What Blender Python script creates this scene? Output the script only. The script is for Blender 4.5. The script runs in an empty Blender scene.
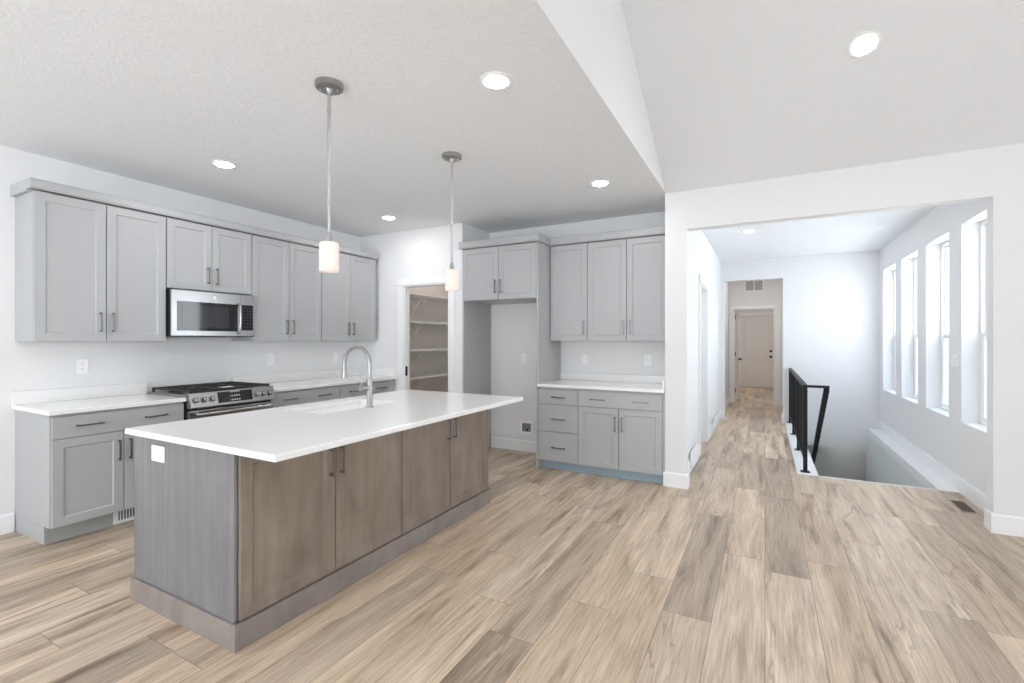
import bpy, bmesh, math, random
from mathutils import Vector, Matrix

random.seed(7)
scene = bpy.context.scene
C = scene.collection
PI = math.pi

# ------------------------------------------------------------------ camera
cam_d = bpy.data.cameras.new('camera')
cam = bpy.data.objects.new('camera', cam_d)
C.objects.link(cam)
cam_d.sensor_fit = 'HORIZONTAL'
cam_d.sensor_width = 36.0
cam_d.lens = 470.47 / 1024 * 36.0
cam_d.shift_y = -1.4 / 1024
cam_d.clip_start = 0.05
cam.location = (0, 0, 1.3692)
cam.rotation_euler = (PI / 2, 0, 0.4932)
scene.camera = cam

# ------------------------------------------------------------------ world and exposure
scene.view_settings.view_transform = 'Standard'
scene.view_settings.look = 'None'
scene.view_settings.gamma = 1.0
scene.view_settings.use_curve_mapping = False
scene.view_settings.exposure = 1.10
SKY_UP, SKY_HORIZON, GROUND = (0.78, 0.88, 1.0), (0.885, 0.945, 1.0), (0.98, 1.05, 1.14)
SKY_STRENGTH = 3.0
world = bpy.data.worlds.new('overcast_sky')
scene.world = world
world.use_nodes = True
wn, wl = world.node_tree.nodes, world.node_tree.links
wn.clear()
w_out = wn.new('ShaderNodeOutputWorld')
w_bg = wn.new('ShaderNodeBackground')
w_tc = wn.new('ShaderNodeTexCoord')
w_sep = wn.new('ShaderNodeSeparateXYZ')
w_map = wn.new('ShaderNodeMapRange')
w_map.inputs['From Min'].default_value = -1
w_map.inputs['From Max'].default_value = 1
w_ramp = wn.new('ShaderNodeValToRGB')
els = w_ramp.color_ramp.elements
els[0].position = 0.0
els[0].color = (*GROUND, 1)
els[1].position = 1.0
els[1].color = (*SKY_UP, 1)
for pos, col in ((0.485, GROUND), (0.505, SKY_HORIZON)):
    e = els.new(pos)
    e.color = (*col, 1)
w_bg.inputs['Strength'].default_value = SKY_STRENGTH
wl.new(w_tc.outputs['Generated'], w_sep.inputs[0])
wl.new(w_sep.outputs['Z'], w_map.inputs['Value'])
wl.new(w_map.outputs[0], w_ramp.inputs[0])
# brighter toward the sun side (+X)
w_sun = wn.new('ShaderNodeMapRange')
w_sun.inputs['From Min'].default_value = 0.0
w_sun.inputs['From Max'].default_value = 1.0
w_sun.inputs['To Min'].default_value = 1.0
w_sun.inputs['To Max'].default_value = 1.35
w_mul = wn.new('ShaderNodeVectorMath')
w_mul.operation = 'SCALE'
wl.new(w_sep.outputs['X'], w_sun.inputs['Value'])
wl.new(w_ramp.outputs[0], w_mul.inputs[0])
wl.new(w_sun.outputs[0], w_mul.inputs['Scale'])
wl.new(w_mul.outputs[0], w_bg.inputs['Color'])
wl.new(w_bg.outputs[0], w_out.inputs[0])
scene.cycles.diffuse_bounces = 7
scene.cycles.max_bounces = 14


def portal(loc, size, direction):
    """Light portal in a window opening: it only guides the sky's own light in."""
    l = bpy.data.lights.new('sky_portal', 'AREA')
    l.shape = 'RECTANGLE'
    l.size, l.size_y = size
    l.cycles.is_portal = True
    o = bpy.data.objects.new('sky_portal', l)
    o.location = loc
    o.rotation_euler = Vector(direction).to_track_quat('-Z', 'Z').to_euler()
    C.objects.link(o)


LAMP_DOWNLIGHT = 72.0
LAMP_DIM = 52.0
LAMP_HALL_FILL = 95.0
LAMP_ENTRY_FILL = 235.0     # emission strength of a downlight lens
LAMP_PENDANT = 0.32        # watts of a pendant bulb

# ------------------------------------------------------------------ materials
def new_mat(name):
    m = bpy.data.materials.new(name)
    m.use_nodes = True
    nt = m.node_tree
    b = nt.nodes['Principled BSDF']
    return m, nt, b


def N(nt, kind, **kw):
    n = nt.nodes.new(kind)
    for k, v in kw.items():
        if hasattr(n, k):
            setattr(n, k, v)
        else:
            n.inputs[k.replace('_', ' ')].default_value = v
    return n


def paint(name, col, rough=0.5, bump=0.0, scale=60.0, detail=4.0, var=0.0, dist=0.002, metallic=0.0, spec=0.5):
    m, nt, b = new_mat(name)
    b.inputs['Base Color'].default_value = (*col, 1)
    b.inputs['Roughness'].default_value = rough
    b.inputs['Metallic'].default_value = metallic
    b.inputs['Specular IOR Level'].default_value = spec
    tc = N(nt, 'ShaderNodeTexCoord')
    no = N(nt, 'ShaderNodeTexNoise', Scale=scale, Detail=detail)
    nt.links.new(tc.outputs['Object'], no.inputs['Vector'])
    if var:
        mx = N(nt, 'ShaderNodeMix', data_type='RGBA')
        mx.inputs[6].default_value = (*[c * (1 - var) for c in col], 1)
        mx.inputs[7].default_value = (*[min(1, c * (1 + var)) for c in col], 1)
        nt.links.new(no.outputs['Fac'], mx.inputs[0])
        nt.links.new(mx.outputs[2], b.inputs['Base Color'])
    if bump:
        bp = N(nt, 'ShaderNodeBump', Strength=bump, Distance=dist)
        nt.links.new(no.outputs['Fac'], bp.inputs['Height'])
        nt.links.new(bp.outputs[0], b.inputs['Normal'])
    return m


def emitter(name, col, strength):
    m, nt, b = new_mat(name)
    b.inputs['Base Color'].default_value = (0.9, 0.9, 0.9, 1)
    b.inputs['Emission Color'].default_value = (*col, 1)
    b.inputs['Emission Strength'].default_value = strength
    return m


def glass_mat(name, tint=(1, 1, 1), gloss=1.0):
    m = bpy.data.materials.new(name)
    m.use_nodes = True
    nt = m.node_tree
    nt.nodes.clear()
    out = N(nt, 'ShaderNodeOutputMaterial')
    tr = N(nt, 'ShaderNodeBsdfTransparent')
    tr.inputs[0].default_value = (*tint, 1)
    gl = N(nt, 'ShaderNodeBsdfGlossy')
    gl.inputs['Roughness'].default_value = 0.02
    lw = N(nt, 'ShaderNodeLayerWeight')
    lw.inputs['Blend'].default_value = 0.5
    pw = N(nt, 'ShaderNodeMath', operation='POWER')
    pw.inputs[1].default_value = 5.0
    sc = N(nt, 'ShaderNodeMath', operation='MULTIPLY_ADD')
    sc.inputs[1].default_value = 0.55 * gloss
    sc.inputs[2].default_value = 0.02 * gloss
    nt.links.new(lw.outputs['Facing'], pw.inputs[0])
    nt.links.new(pw.outputs[0], sc.inputs[0])
    mx = N(nt, 'ShaderNodeMixShader')
    nt.links.new(sc.outputs[0], mx.inputs[0])
    nt.links.new(tr.outputs[0], mx.inputs[1])
    nt.links.new(gl.outputs[0], mx.inputs[2])
    nt.links.new(mx.outputs[0], out.inputs[0])
    return m


def ceiling_mat():
    """White ceiling paint over knockdown texture."""
    m, nt, b = new_mat('ceiling_paint')
    b.inputs['Base Color'].default_value = (0.835, 0.848, 0.86, 1)
    b.inputs['Roughness'].default_value = 0.85
    tc = N(nt, 'ShaderNodeTexCoord')
    n1 = N(nt, 'ShaderNodeTexNoise', Scale=22.0, Detail=6.0, Roughness=0.65, Distortion=0.8)
    rp = N(nt, 'ShaderNodeValToRGB')
    rp.color_ramp.elements[0].position = 0.46
    rp.color_ramp.elements[1].position = 0.60
    bp = N(nt, 'ShaderNodeBump', Strength=0.32, Distance=0.005)
    nt.links.new(tc.outputs['Object'], n1.inputs['Vector'])
    nt.links.new(n1.outputs['Fac'], rp.inputs[0])
    nt.links.new(rp.outputs[0], bp.inputs['Height'])
    nt.links.new(bp.outputs[0], b.inputs['Normal'])
    return m


def wood_mat(name, c_dark, c_mid, c_light, rough=0.42, sx=26.0, sz=1.6, fine=0.35):
    """Stained wood, grain along local Z; each object gets its own piece of grain."""
    m, nt, b = new_mat(name)
    L = nt.links
    tc = N(nt, 'ShaderNodeTexCoord')
    oi = N(nt, 'ShaderNodeObjectInfo')
    mul = N(nt, 'ShaderNodeMath', operation='MULTIPLY')
    mul.inputs[1].default_value = 37.0
    L.new(oi.outputs['Random'], mul.inputs[0])
    cmb = N(nt, 'ShaderNodeCombineXYZ')
    for i in range(3):
        L.new(mul.outputs[0], cmb.inputs[i])
    add = N(nt, 'ShaderNodeVectorMath', operation='ADD')
    L.new(tc.outputs['Object'], add.inputs[0])
    L.new(cmb.outputs[0], add.inputs[1])
    mp = N(nt, 'ShaderNodeMapping')
    mp.inputs['Scale'].default_value = (sx, sx, sz)
    L.new(add.outputs[0], mp.inputs['Vector'])
    n1 = N(nt, 'ShaderNodeTexNoise', Scale=1.0, Detail=5.0, Roughness=0.6, Distortion=0.4)
    L.new(mp.outputs[0], n1.inputs['Vector'])
    mp2 = N(nt, 'ShaderNodeMapping')
    mp2.inputs['Scale'].default_value = (5.0, 5.0, 2.2)
    L.new(add.outputs[0], mp2.inputs['Vector'])
    n2 = N(nt, 'ShaderNodeTexNoise', Scale=1.0, Detail=3.0, Roughness=0.5, Distortion=0.6)
    L.new(mp2.outputs[0], n2.inputs['Vector'])
    mix = N(nt, 'ShaderNodeMix')
    mix.inputs[0].default_value = fine
    L.new(n2.outputs['Fac'], mix.inputs[2])
    L.new(n1.outputs['Fac'], mix.inputs[3])
    rp = N(nt, 'ShaderNodeValToRGB')
    e = rp.color_ramp.elements
    e[0].position, e[0].color = 0.30, (*c_dark, 1)
    e[1].position, e[1].color = 0.70, (*c_light, 1)
    k = e.new(0.5)
    k.color = (*c_mid, 1)
    L.new(mix.outputs[0], rp.inputs[0])
    L.new(rp.outputs[0], b.inputs['Base Color'])
    b.inputs['Roughness'].default_value = rough
    bp = N(nt, 'ShaderNodeBump', Strength=0.06, Distance=0.002)
    L.new(n1.outputs['Fac'], bp.inputs['Height'])
    L.new(bp.outputs[0], b.inputs['Normal'])
    return m


def floor_mat():
    """Wide oak-look planks running along Y, staggered, each with its own tone and grain."""
    m, nt, b = new_mat('oak_plank_floor')
    L = nt.links
    W, LEN = 0.229, 1.52

    def M(op, a=None, bb=None, cc=None):
        n = N(nt, 'ShaderNodeMath', operation=op)
        for i, v in enumerate((a, bb, cc)):
            if v is None:
                continue
            if isinstance(v, (int, float)):
                n.inputs[i].default_value = v
            else:
                L.new(v, n.inputs[i])
        return n.outputs[0]
    tc = N(nt, 'ShaderNodeTexCoord')
    sp = N(nt, 'ShaderNodeSeparateXYZ')
    L.new(tc.outputs['Object'], sp.inputs[0])
    x, y = sp.outputs['X'], sp.outputs['Y']
    u = M('DIVIDE', x, W)
    i = M('FLOOR', u)
    fu = M('FRACT', u)
    wn1 = N(nt, 'ShaderNodeTexWhiteNoise', noise_dimensions='1D')
    L.new(i, wn1.inputs['W'])
    v = M('ADD', M('DIVIDE', y, LEN), M('MULTIPLY', wn1.outputs['Value'], 5.0))
    j = M('FLOOR', v)
    fv = M('FRACT', v)
    cb = N(nt, 'ShaderNodeCombineXYZ')
    L.new(i, cb.inputs[0])
    L.new(j, cb.inputs[1])
    wn2 = N(nt, 'ShaderNodeTexWhiteNoise', noise_dimensions='2D')
    L.new(cb.outputs[0], wn2.inputs['Vector'])
    rnd = wn2.outputs['Value']
    # grain coordinates, shifted per plank
    gx = M('ADD', M('MULTIPLY', x, 9.5), M('MULTIPLY', rnd, 91.0))
    gy = M('ADD', M('MULTIPLY', y, 0.95), M('MULTIPLY', rnd, 53.0))
    gc = N(nt, 'ShaderNodeCombineXYZ')
    L.new(gx, gc.inputs[0])
    L.new(gy, gc.inputs[1])
    n1 = N(nt, 'ShaderNodeTexNoise', Scale=1.0, Detail=7.0, Roughness=0.60, Distortion=0.7)
    L.new(gc.outputs[0], n1.inputs['Vector'])
    gx2 = M('MULTIPLY', gx, 11.0)
    gy2 = M('MULTIPLY', gy, 3.5)
    gc2 = N(nt, 'ShaderNodeCombineXYZ')
    L.new(gx2, gc2.inputs[0])
    L.new(gy2, gc2.inputs[1])
    n2 = N(nt, 'ShaderNodeTexNoise', Scale=1.0, Detail=4.0, Roughness=0.7)
    L.new(gc2.outputs[0], n2.inputs['Vector'])
    # tones
    r1 = N(nt, 'ShaderNodeValToRGB')
    e = r1.color_ramp.elements
    e[0].position, e[0].color = 0.30, (0.275, 0.203, 0.148, 1)
    e[1].position, e[1].color = 0.66, (0.725, 0.622, 0.505, 1)
    k = e.new(0.46)
    k.color = (0.560, 0.460, 0.360, 1)
    L.new(n1.outputs['Fac'], r1.inputs[0])
    r2 = N(nt, 'ShaderNodeValToRGB')
    e = r2.color_ramp.elements
    e[0].position, e[0].color = 0.0, (0.72, 0.70, 0.68, 1)
    e[1].position, e[1].color = 1.0, (1.06, 1.06, 1.05, 1)
    for p_, c_ in ((0.28, (0.88, 0.85, 0.82)), (0.5, (1.00, 0.95, 0.88)), (0.75, (1.10, 1.05, 0.98))):
        k = e.new(p_)
        k.color = (*c_, 1)
    L.new(rnd, r2.inputs[0])
    mx = N(nt, 'ShaderNodeMix', data_type='RGBA', blend_type='MULTIPLY')
    mx.inputs[0].default_value = 1.0
    L.new(r1.outputs[0], mx.inputs[6])
    L.new(r2.outputs[0], mx.inputs[7])
    r3 = N(nt, 'ShaderNodeValToRGB')
    e = r3.color_ramp.elements
    e[0].position, e[0].color = 0.32, (0.72, 0.69, 0.66, 1)
    e[1].position, e[1].color = 0.60, (1.05, 1.05, 1.05, 1)
    L.new(n2.outputs['Fac'], r3.inputs[0])
    mx2 = N(nt, 'ShaderNodeMix', data_type='RGBA', blend_type='MULTIPLY')
    mx2.inputs[0].default_value = 1.0
    L.new(mx.outputs[2], mx2.inputs[6])
    L.new(r3.outputs[0], mx2.inputs[7])
    # thin dark grain veins
    n4 = N(nt, 'ShaderNodeTexNoise', Scale=0.8, Detail=4.0, Roughness=0.55, Distortion=0.5)
    L.new(gc.outputs[0], n4.inputs['Vector'])
    vd = M('ABSOLUTE', M('SUBTRACT', n4.outputs['Fac'], 0.47))
    vm = N(nt, 'ShaderNodeMapRange', interpolation_type='SMOOTHSTEP')
    vm.inputs['From Min'].default_value = 0.0
    vm.inputs['From Max'].default_value = 0.022
    vm.inputs['To Min'].default_value = 0.0
    vm.inputs['To Max'].default_value = 1.0
    L.new(vd, vm.inputs['Value'])
    n5 = N(nt, 'ShaderNodeTexNoise', Scale=0.45, Detail=2.0)
    L.new(gc.outputs[0], n5.inputs['Vector'])
    keep = N(nt, 'ShaderNodeMapRange')
    keep.inputs['From Min'].default_value = 0.50
    keep.inputs['From Max'].default_value = 0.62
    keep.inputs['To Min'].default_value = 0.0
    keep.inputs['To Max'].default_value = 0.55
    L.new(n5.outputs['Fac'], keep.inputs['Value'])
    vfac = M('MULTIPLY', M('SUBTRACT', 1.0, vm.outputs[0]), keep.outputs[0])
    mxv = N(nt, 'ShaderNodeMix', data_type='RGBA')
    L.new(vfac, mxv.inputs[0])
    L.new(mx2.outputs[2], mxv.inputs[6])
    mxv.inputs[7].default_value = (0.20, 0.145, 0.105, 1)
    # seams
    du = M('MULTIPLY', M('MINIMUM', fu, M('SUBTRACT', 1.0, fu)), W)
    dv = M('MULTIPLY', M('MINIMUM', fv, M('SUBTRACT', 1.0, fv)), LEN)
    d = M('MINIMUM', du, dv)
    seam = M('LESS_THAN', d, 0.0017)
    mx3 = N(nt, 'ShaderNodeMix', data_type='RGBA')
    L.new(M('MULTIPLY', seam, 0.6), mx3.inputs[0])
    L.new(mxv.outputs[2], mx3.inputs[6])
    mx3.inputs[7].default_value = (0.12, 0.09, 0.07, 1)
    L.new(mx3.outputs[2], b.inputs['Base Color'])
    b.inputs['Roughness'].default_value = 0.38
    b.inputs['Specular IOR Level'].default_value = 0.4
    bp = N(nt, 'ShaderNodeBump', Strength=0.12, Distance=0.002)
    L.new(n2.outputs['Fac'], bp.inputs['Height'])
    L.new(bp.outputs[0], b.inputs['Normal'])
    return m


def quartz_mat():
    m, nt, b = new_mat('white_quartz')
    L = nt.links
    tc = N(nt, 'ShaderNodeTexCoord')
    n1 = N(nt, 'ShaderNodeTexNoise', Scale=3.0, Detail=5.0, Roughness=0.6, Distortion=1.5)
    L.new(tc.outputs['Object'], n1.inputs['Vector'])
    rp = N(nt, 'ShaderNodeValToRGB')
    e = rp.color_ramp.elements
    e[0].position, e[0].color = 0.47, (0.875, 0.872, 0.865, 1)
    e[1].position, e[1].color = 0.53, (0.875, 0.872, 0.865, 1)
    k = e.new(0.5)
    k.color = (0.86, 0.855, 0.847, 1)
    L.new(n1.outputs['Fac'], rp.inputs[0])
    L.new(rp.outputs[0], b.inputs['Base Color'])
    b.inputs['Roughness'].default_value = 0.16
    return m


def steel_mat(name, col, rough, axis_scale=(2, 2, 300)):
    m, nt, b = new_mat(name)
    L = nt.links
    b.inputs['Base Color'].default_value = (*col, 1)
    b.inputs['Metallic'].default_value = 1.0
    tc = N(nt, 'ShaderNodeTexCoord')
    mp = N(nt, 'ShaderNodeMapping')
    mp.inputs['Scale'].default_value = axis_scale
    n1 = N(nt, 'ShaderNodeTexNoise', Scale=1.0, Detail=2.0)
    L.new(tc.outputs['Object'], mp.inputs[0])
    L.new(mp.outputs[0], n1.inputs['Vector'])
    mr = N(nt, 'ShaderNodeMapRange')
    mr.inputs['To Min'].default_value = rough * 0.8
    mr.inputs['To Max'].default_value = rough * 1.25
    L.new(n1.outputs['Fac'], mr.inputs['Value'])
    L.new(mr.outputs[0], b.inputs['Roughness'])
    return m


def shade_mat():
    m = bpy.data.materials.new('frosted_glass_shade')
    m.use_nodes = True
    nt = m.node_tree
    nt.nodes.clear()
    out = N(nt, 'ShaderNodeOutputMaterial')
    tl = N(nt, 'ShaderNodeBsdfTranslucent')
    tl.inputs[0].default_value = (0.96, 0.90, 0.87, 1)
    df = N(nt, 'ShaderNodeBsdfPrincipled')
    df.inputs['Base Color'].default_value = (0.92, 0.88, 0.86, 1)
    df.inputs['Roughness'].default_value = 0.3
    mx = N(nt, 'ShaderNodeMixShader')
    mx.inputs[0].default_value = 0.5
    nt.links.new(tl.outputs[0], mx.inputs[1])
    nt.links.new(df.outputs[0], mx.inputs[2])
    nt.links.new(mx.outputs[0], out.inputs[0])
    return m


M_WALL = paint('white_wall_paint', (0.81, 0.812, 0.813), 0.8, bump=0.12, scale=90, dist=0.0015, spec=0.15)
M_CEIL = ceiling_mat()
M_TRIM = paint('white_trim_paint', (0.88, 0.885, 0.89), 0.35)
M_CAB = paint('grey_cabinet_paint', (0.440, 0.448, 0.456), 0.38, var=0.01, scale=3)
M_TOE = paint('blue_grey_toe_paint', (0.33, 0.42, 0.49), 0.45)
M_TOEG = paint('green_grey_toe_paint', (0.42, 0.44, 0.42), 0.45)
M_FLOOR = floor_mat()
M_QUARTZ = quartz_mat()
M_WOOD = wood_mat('grey_brown_stained_maple', (0.175, 0.136, 0.108), (0.245, 0.198, 0.161), (0.325, 0.272, 0.226))
M_PLINTH = wood_mat('grey_stained_plinth', (0.195, 0.168, 0.152), (0.255, 0.222, 0.203), (0.320, 0.285, 0.262), sx=9.0, sz=9.0)
M_VENEER = wood_mat('cool_daylit_veneer', (0.148, 0.146, 0.153), (0.196, 0.195, 0.204), (0.255, 0.257, 0.270), sx=60, sz=1.0, fine=0.6)  # end panel grey, cool daylight partly put into its colour
M_NICKEL = steel_mat('satin_nickel', (0.27, 0.265, 0.255), 0.30, (40, 40, 40))
M_FAUCET = steel_mat('brushed_nickel_faucet', (0.40, 0.395, 0.385), 0.32, (60, 60, 60))
M_STEEL = steel_mat('brushed_stainless', (0.42, 0.42, 0.42), 0.23)
M_ROD = steel_mat('light_nickel_rod', (0.50, 0.495, 0.485), 0.38, (60, 60, 60))
M_BLACKGLASS = paint('black_glass', (0.012, 0.013, 0.015), 0.05)
M_WINDOWGLASS = paint('dark_oven_glass', (0.03, 0.033, 0.037), 0.06)
M_BLACK = paint('black_metal', (0.010, 0.010, 0.011), 0.5, spec=0.25)
M_IRON = paint('cast_iron', (0.018, 0.018, 0.019), 0.5, bump=0.1, scale=200)
M_DARK = paint('painted_duct_shade', (0.03, 0.028, 0.026), 0.8)  # shade inside the vents, painted on their backing plates
M_PLASTIC = paint('white_plastic', (0.92, 0.92, 0.92), 0.35)
M_REGSHADE = paint('painted_register_shade', (0.55, 0.55, 0.55), 0.6)  # shade behind the wall register louvres, put into this grey
M_SLOT = paint('grey_slot', (0.25, 0.25, 0.25), 0.6)
M_PORCELAIN = paint('white_sink', (0.95, 0.95, 0.95), 0.08)
M_VINYL = paint('white_vinyl', (0.87, 0.88, 0.88), 0.35)
M_GLASS = glass_mat('clear_glass')
M_SCREEN = glass_mat('insect_screen', (0.62, 0.65, 0.68), 0.2)
M_DOORPAINT = paint('white_door_paint', (0.80, 0.785, 0.775), 0.4)
M_PANTRYPAINT = paint('pantry_wall_paint', (0.80, 0.765, 0.735), 0.7)
M_SHELF = paint('white_shelf_melamine', (0.86, 0.85, 0.84), 0.45)
M_BASEMENT = paint('grey_basement_paint', (0.80, 0.80, 0.775), 0.8)
M_STAIRWALL = paint('pale_stairwell_paint', (0.78, 0.80, 0.78), 0.7)
M_CARPET = paint('beige_stair_carpet', (0.45, 0.41, 0.36), 0.95, bump=0.5, scale=400)
M_BRONZE = paint('brown_register_metal', (0.13, 0.105, 0.085), 0.45)
M_WOODTRIM = paint('pale_oak_trim', (0.48, 0.40, 0.32), 0.45)
M_NOSING = paint('pale_nosing', (0.66, 0.62, 0.56), 0.4)
M_LENS_SOFT = emitter('hall_downlight_lens', (0.98, 0.985, 1.0), 40.0)
M_LENS = emitter('downlight_lens', (0.98, 0.985, 1.0), LAMP_DOWNLIGHT)
M_LENS_HALL_FILL = emitter('hall_fill_lens', (1.0, 0.93, 0.86), LAMP_HALL_FILL)
M_LENS_ENTRY_FILL = emitter('entry_fill_lens', (1.0, 0.94, 0.89), LAMP_ENTRY_FILL)
M_LENS_DIM = emitter('dimmed_downlight_lens', (1.0, 0.93, 0.84), LAMP_DIM)
M_BULB = emitter('warm_bulb', (1.0, 0.85, 0.7), 0.7)
M_SHADE = shade_mat()
M_PAPER = paint('white_paper', (0.85, 0.85, 0.83), 0.8)


def printed_glass(name, axis, pa, da, pz, dz, lo=None, hi=None, bright=0.22):
    """Black glass with a faint grid of printed marks: period p and duty d along an axis and Z."""
    m, nt, b = new_mat(name)
    L = nt.links
    tc = N(nt, 'ShaderNodeTexCoord')
    sp = N(nt, 'ShaderNodeSeparateXYZ')
    L.new(tc.outputs['Object'], sp.inputs[0])

    def M(op, a, bb=None):
        n = N(nt, 'ShaderNodeMath', operation=op)
        for i, v in enumerate((a, bb)):
            if v is None:
                continue
            if isinstance(v, (int, float)):
                n.inputs[i].default_value = v
            else:
                L.new(v, n.inputs[i])
        return n.outputs[0]
    u = M('LESS_THAN', M('FRACT', M('DIVIDE', sp.outputs[axis], pa)), da)
    w = M('LESS_THAN', M('FRACT', M('DIVIDE', sp.outputs['Z'], pz)), dz)
    f = M('MULTIPLY', u, w)
    if lo is not None:
        f = M('MULTIPLY', f, M('MULTIPLY', M('GREATER_THAN', sp.outputs[axis], lo), M('LESS_THAN', sp.outputs[axis], hi)))
    mx = N(nt, 'ShaderNodeMix', data_type='RGBA')
    mx.inputs[6].default_value = (0.012, 0.013, 0.015, 1)
    mx.inputs[7].default_value = (bright, bright, bright * 1.05, 1)
    L.new(f, mx.inputs[0])
    L.new(mx.outputs[2], b.inputs['Base Color'])
    b.inputs['Roughness'].default_value = 0.07
    return m


M_KEYS = printed_glass('keypad_glass', 'X', 0.031, 0.34, 0.030, 0.20, bright=0.10)
M_DISPLAYGLASS = printed_glass('range_display_glass', 'Y', 0.021, 0.62, 0.034, 0.30, 2.425, 2.51, 0.5)

# ------------------------------------------------------------------ mesh helpers
class MB:
    """Collects shapes; becomes ONE mesh object."""
    def __init__(self):
        self.v, self.f = [], []

    def add(self, vs, fs):
        n = len(self.v)
        self.v += [tuple(p) for p in vs]
        self.f += [tuple(i + n for i in q) for q in fs]
        return self

    def box(self, x0, x1, y0, y1, z0, z1):
        x0, x1 = min(x0, x1), max(x0, x1)
        y0, y1 = min(y0, y1), max(y0, y1)
        z0, z1 = min(z0, z1), max(z0, z1)
        return self.add([(x0, y0, z0), (x1, y0, z0), (x1, y1, z0), (x0, y1, z0),
                         (x0, y0, z1), (x1, y0, z1), (x1, y1, z1), (x0, y1, z1)],
                        [(0, 3, 2, 1), (4, 5, 6, 7), (0, 1, 5, 4), (1, 2, 6, 5), (2, 3, 7, 6), (3, 0, 4, 7)])

    def prism(self, poly, axis, a, b):
        """poly: list of 2-D points; axis x: (y,z), y: (x,z), z: (x,y)."""
        def P(p, t):
            return {'x': (t, p[0], p[1]), 'y': (p[0], t, p[1]), 'z': (p[0], p[1], t)}[axis]
        n = len(poly)
        vs = [P(p, a) for p in poly] + [P(p, b) for p in poly]
        fs = [tuple(range(n)), tuple(range(2 * n - 1, n - 1, -1))]
        for i in range(n):
            j = (i + 1) % n
            fs.append((i, i + n, j + n, j))
        return self.add(vs, fs)

    def lathe(self, prof, seg=32, centre=(0, 0, 0), axis='z', caps=True):
        """prof: list of (radius, height)."""
        vs, fs = [], []
        cx, cy, cz = centre
        for r, h in prof:
            for k in range(seg):
                a = 2 * PI * k / seg
                p, q = r * math.cos(a), r * math.sin(a)
                vs.append({'z': (cx + p, cy + q, cz + h), 'y': (cx + p, cy + h, cz + q), 'x': (cx + h, cy + p, cz + q)}[axis])
        for i in range(len(prof) - 1):
            for k in range(seg):
                k2 = (k + 1) % seg
                fs.append((i * seg + k, i * seg + k2, (i + 1) * seg + k2, (i + 1) * seg + k))
        if caps:
            fs.append(tuple(range(seg - 1, -1, -1)))
            fs.append(tuple((len(prof) - 1) * seg + k for k in range(seg)))
        return self.add(vs, fs)

    def tube(self, pts, r, seg=12):
        pts = [Vector(p) for p in pts]
        rr = r if isinstance(r, (list, tuple)) else [r] * len(pts)
        t0 = (pts[1] - pts[0]).normalized()
        ref = Vector((0, 0, 1)) if abs(t0.z) < 0.9 else Vector((1, 0, 0))
        nrm = t0.cross(ref).normalized()
        vs, fs = [], []
        for i, p in enumerate(pts):
            t = (pts[min(i + 1, len(pts) - 1)] - pts[max(i - 1, 0)]).normalized()
            nrm = (nrm - t * nrm.dot(t)).normalized()
            bn = t.cross(nrm)
            for k in range(seg):
                a = 2 * PI * k / seg
                vs.append(p + (nrm * math.cos(a) + bn * math.sin(a)) * rr[i])
        for i in range(len(pts) - 1):
            for k in range(seg):
                k2 = (k + 1) % seg
                fs.append((i * seg + k, i * seg + k2, (i + 1) * seg + k2, (i + 1) * seg + k))
        fs.append(tuple(range(seg - 1, -1, -1)))
        fs.append(tuple((len(pts) - 1) * seg + k for k in range(seg)))
        return self.add(vs, fs)

    def bar(self, p, q, w, h, up=(0, 0, 1)):
        """Rectangular bar from p to q, w wide and h high."""
        p, q = Vector(p), Vector(q)
        t = (q - p).normalized()
        s = t.cross(Vector(up)).normalized() * (w / 2)
        u = s.cross(t).normalized() * (h / 2)
        vs = [p - s - u, p + s - u, p + s + u, p - s + u, q - s - u, q + s - u, q + s + u, q - s + u]
        return self.add(vs, [(0, 3, 2, 1), (4, 5, 6, 7), (0, 1, 5, 4), (1, 2, 6, 5), (2, 3, 7, 6), (3, 0, 4, 7)])

    def shaker(self, x0, x1, z0, z1, stile=0.057, t=0.019, rec=0.008, ch=0.007):
        """Recessed-panel door in the XZ plane, face at y=-t, back at y=0."""
        e = 0.0015
        def ring(dx, y):
            return [(x0 + dx, y, z0 + dx), (x1 - dx, y, z0 + dx), (x1 - dx, y, z1 - dx), (x0 + dx, y, z1 - dx)]
        rings = [ring(0, 0), ring(0, -t + e), ring(e, -t), ring(stile, -t), ring(stile + ch, -t + rec)]
        vs = [p for r in rings for p in r]
        fs = [(3, 2, 1, 0)]
        for i in range(len(rings) - 1):
            for k in range(4):
                k2 = (k + 1) % 4
                fs.append((i * 4 + k, i * 4 + k2, i * 4 + 4 + k2, i * 4 + 4 + k))
        b = (len(rings) - 1) * 4
        fs.append((b, b + 1, b + 2, b + 3))
        return self.add(vs, fs)

    def slab_front(self, x0, x1, z0, z1, t=0.019):
        e = 0.0015
        def ring(dx, y):
            return [(x0 + dx, y, z0 + dx), (x1 - dx, y, z0 + dx), (x1 - dx, y, z1 - dx), (x0 + dx, y, z1 - dx)]
        rings = [ring(0, 0), ring(0, -t + e), ring(e, -t)]
        vs = [p for r in rings for p in r]
        fs = [(3, 2, 1, 0)]
        for i in range(2):
            for k in range(4):
                k2 = (k + 1) % 4
                fs.append((i * 4 + k, i * 4 + k2, i * 4 + 4 + k2, i * 4 + 4 + k))
        fs.append((8, 9, 10, 11))
        return self.add(vs, fs)


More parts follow.
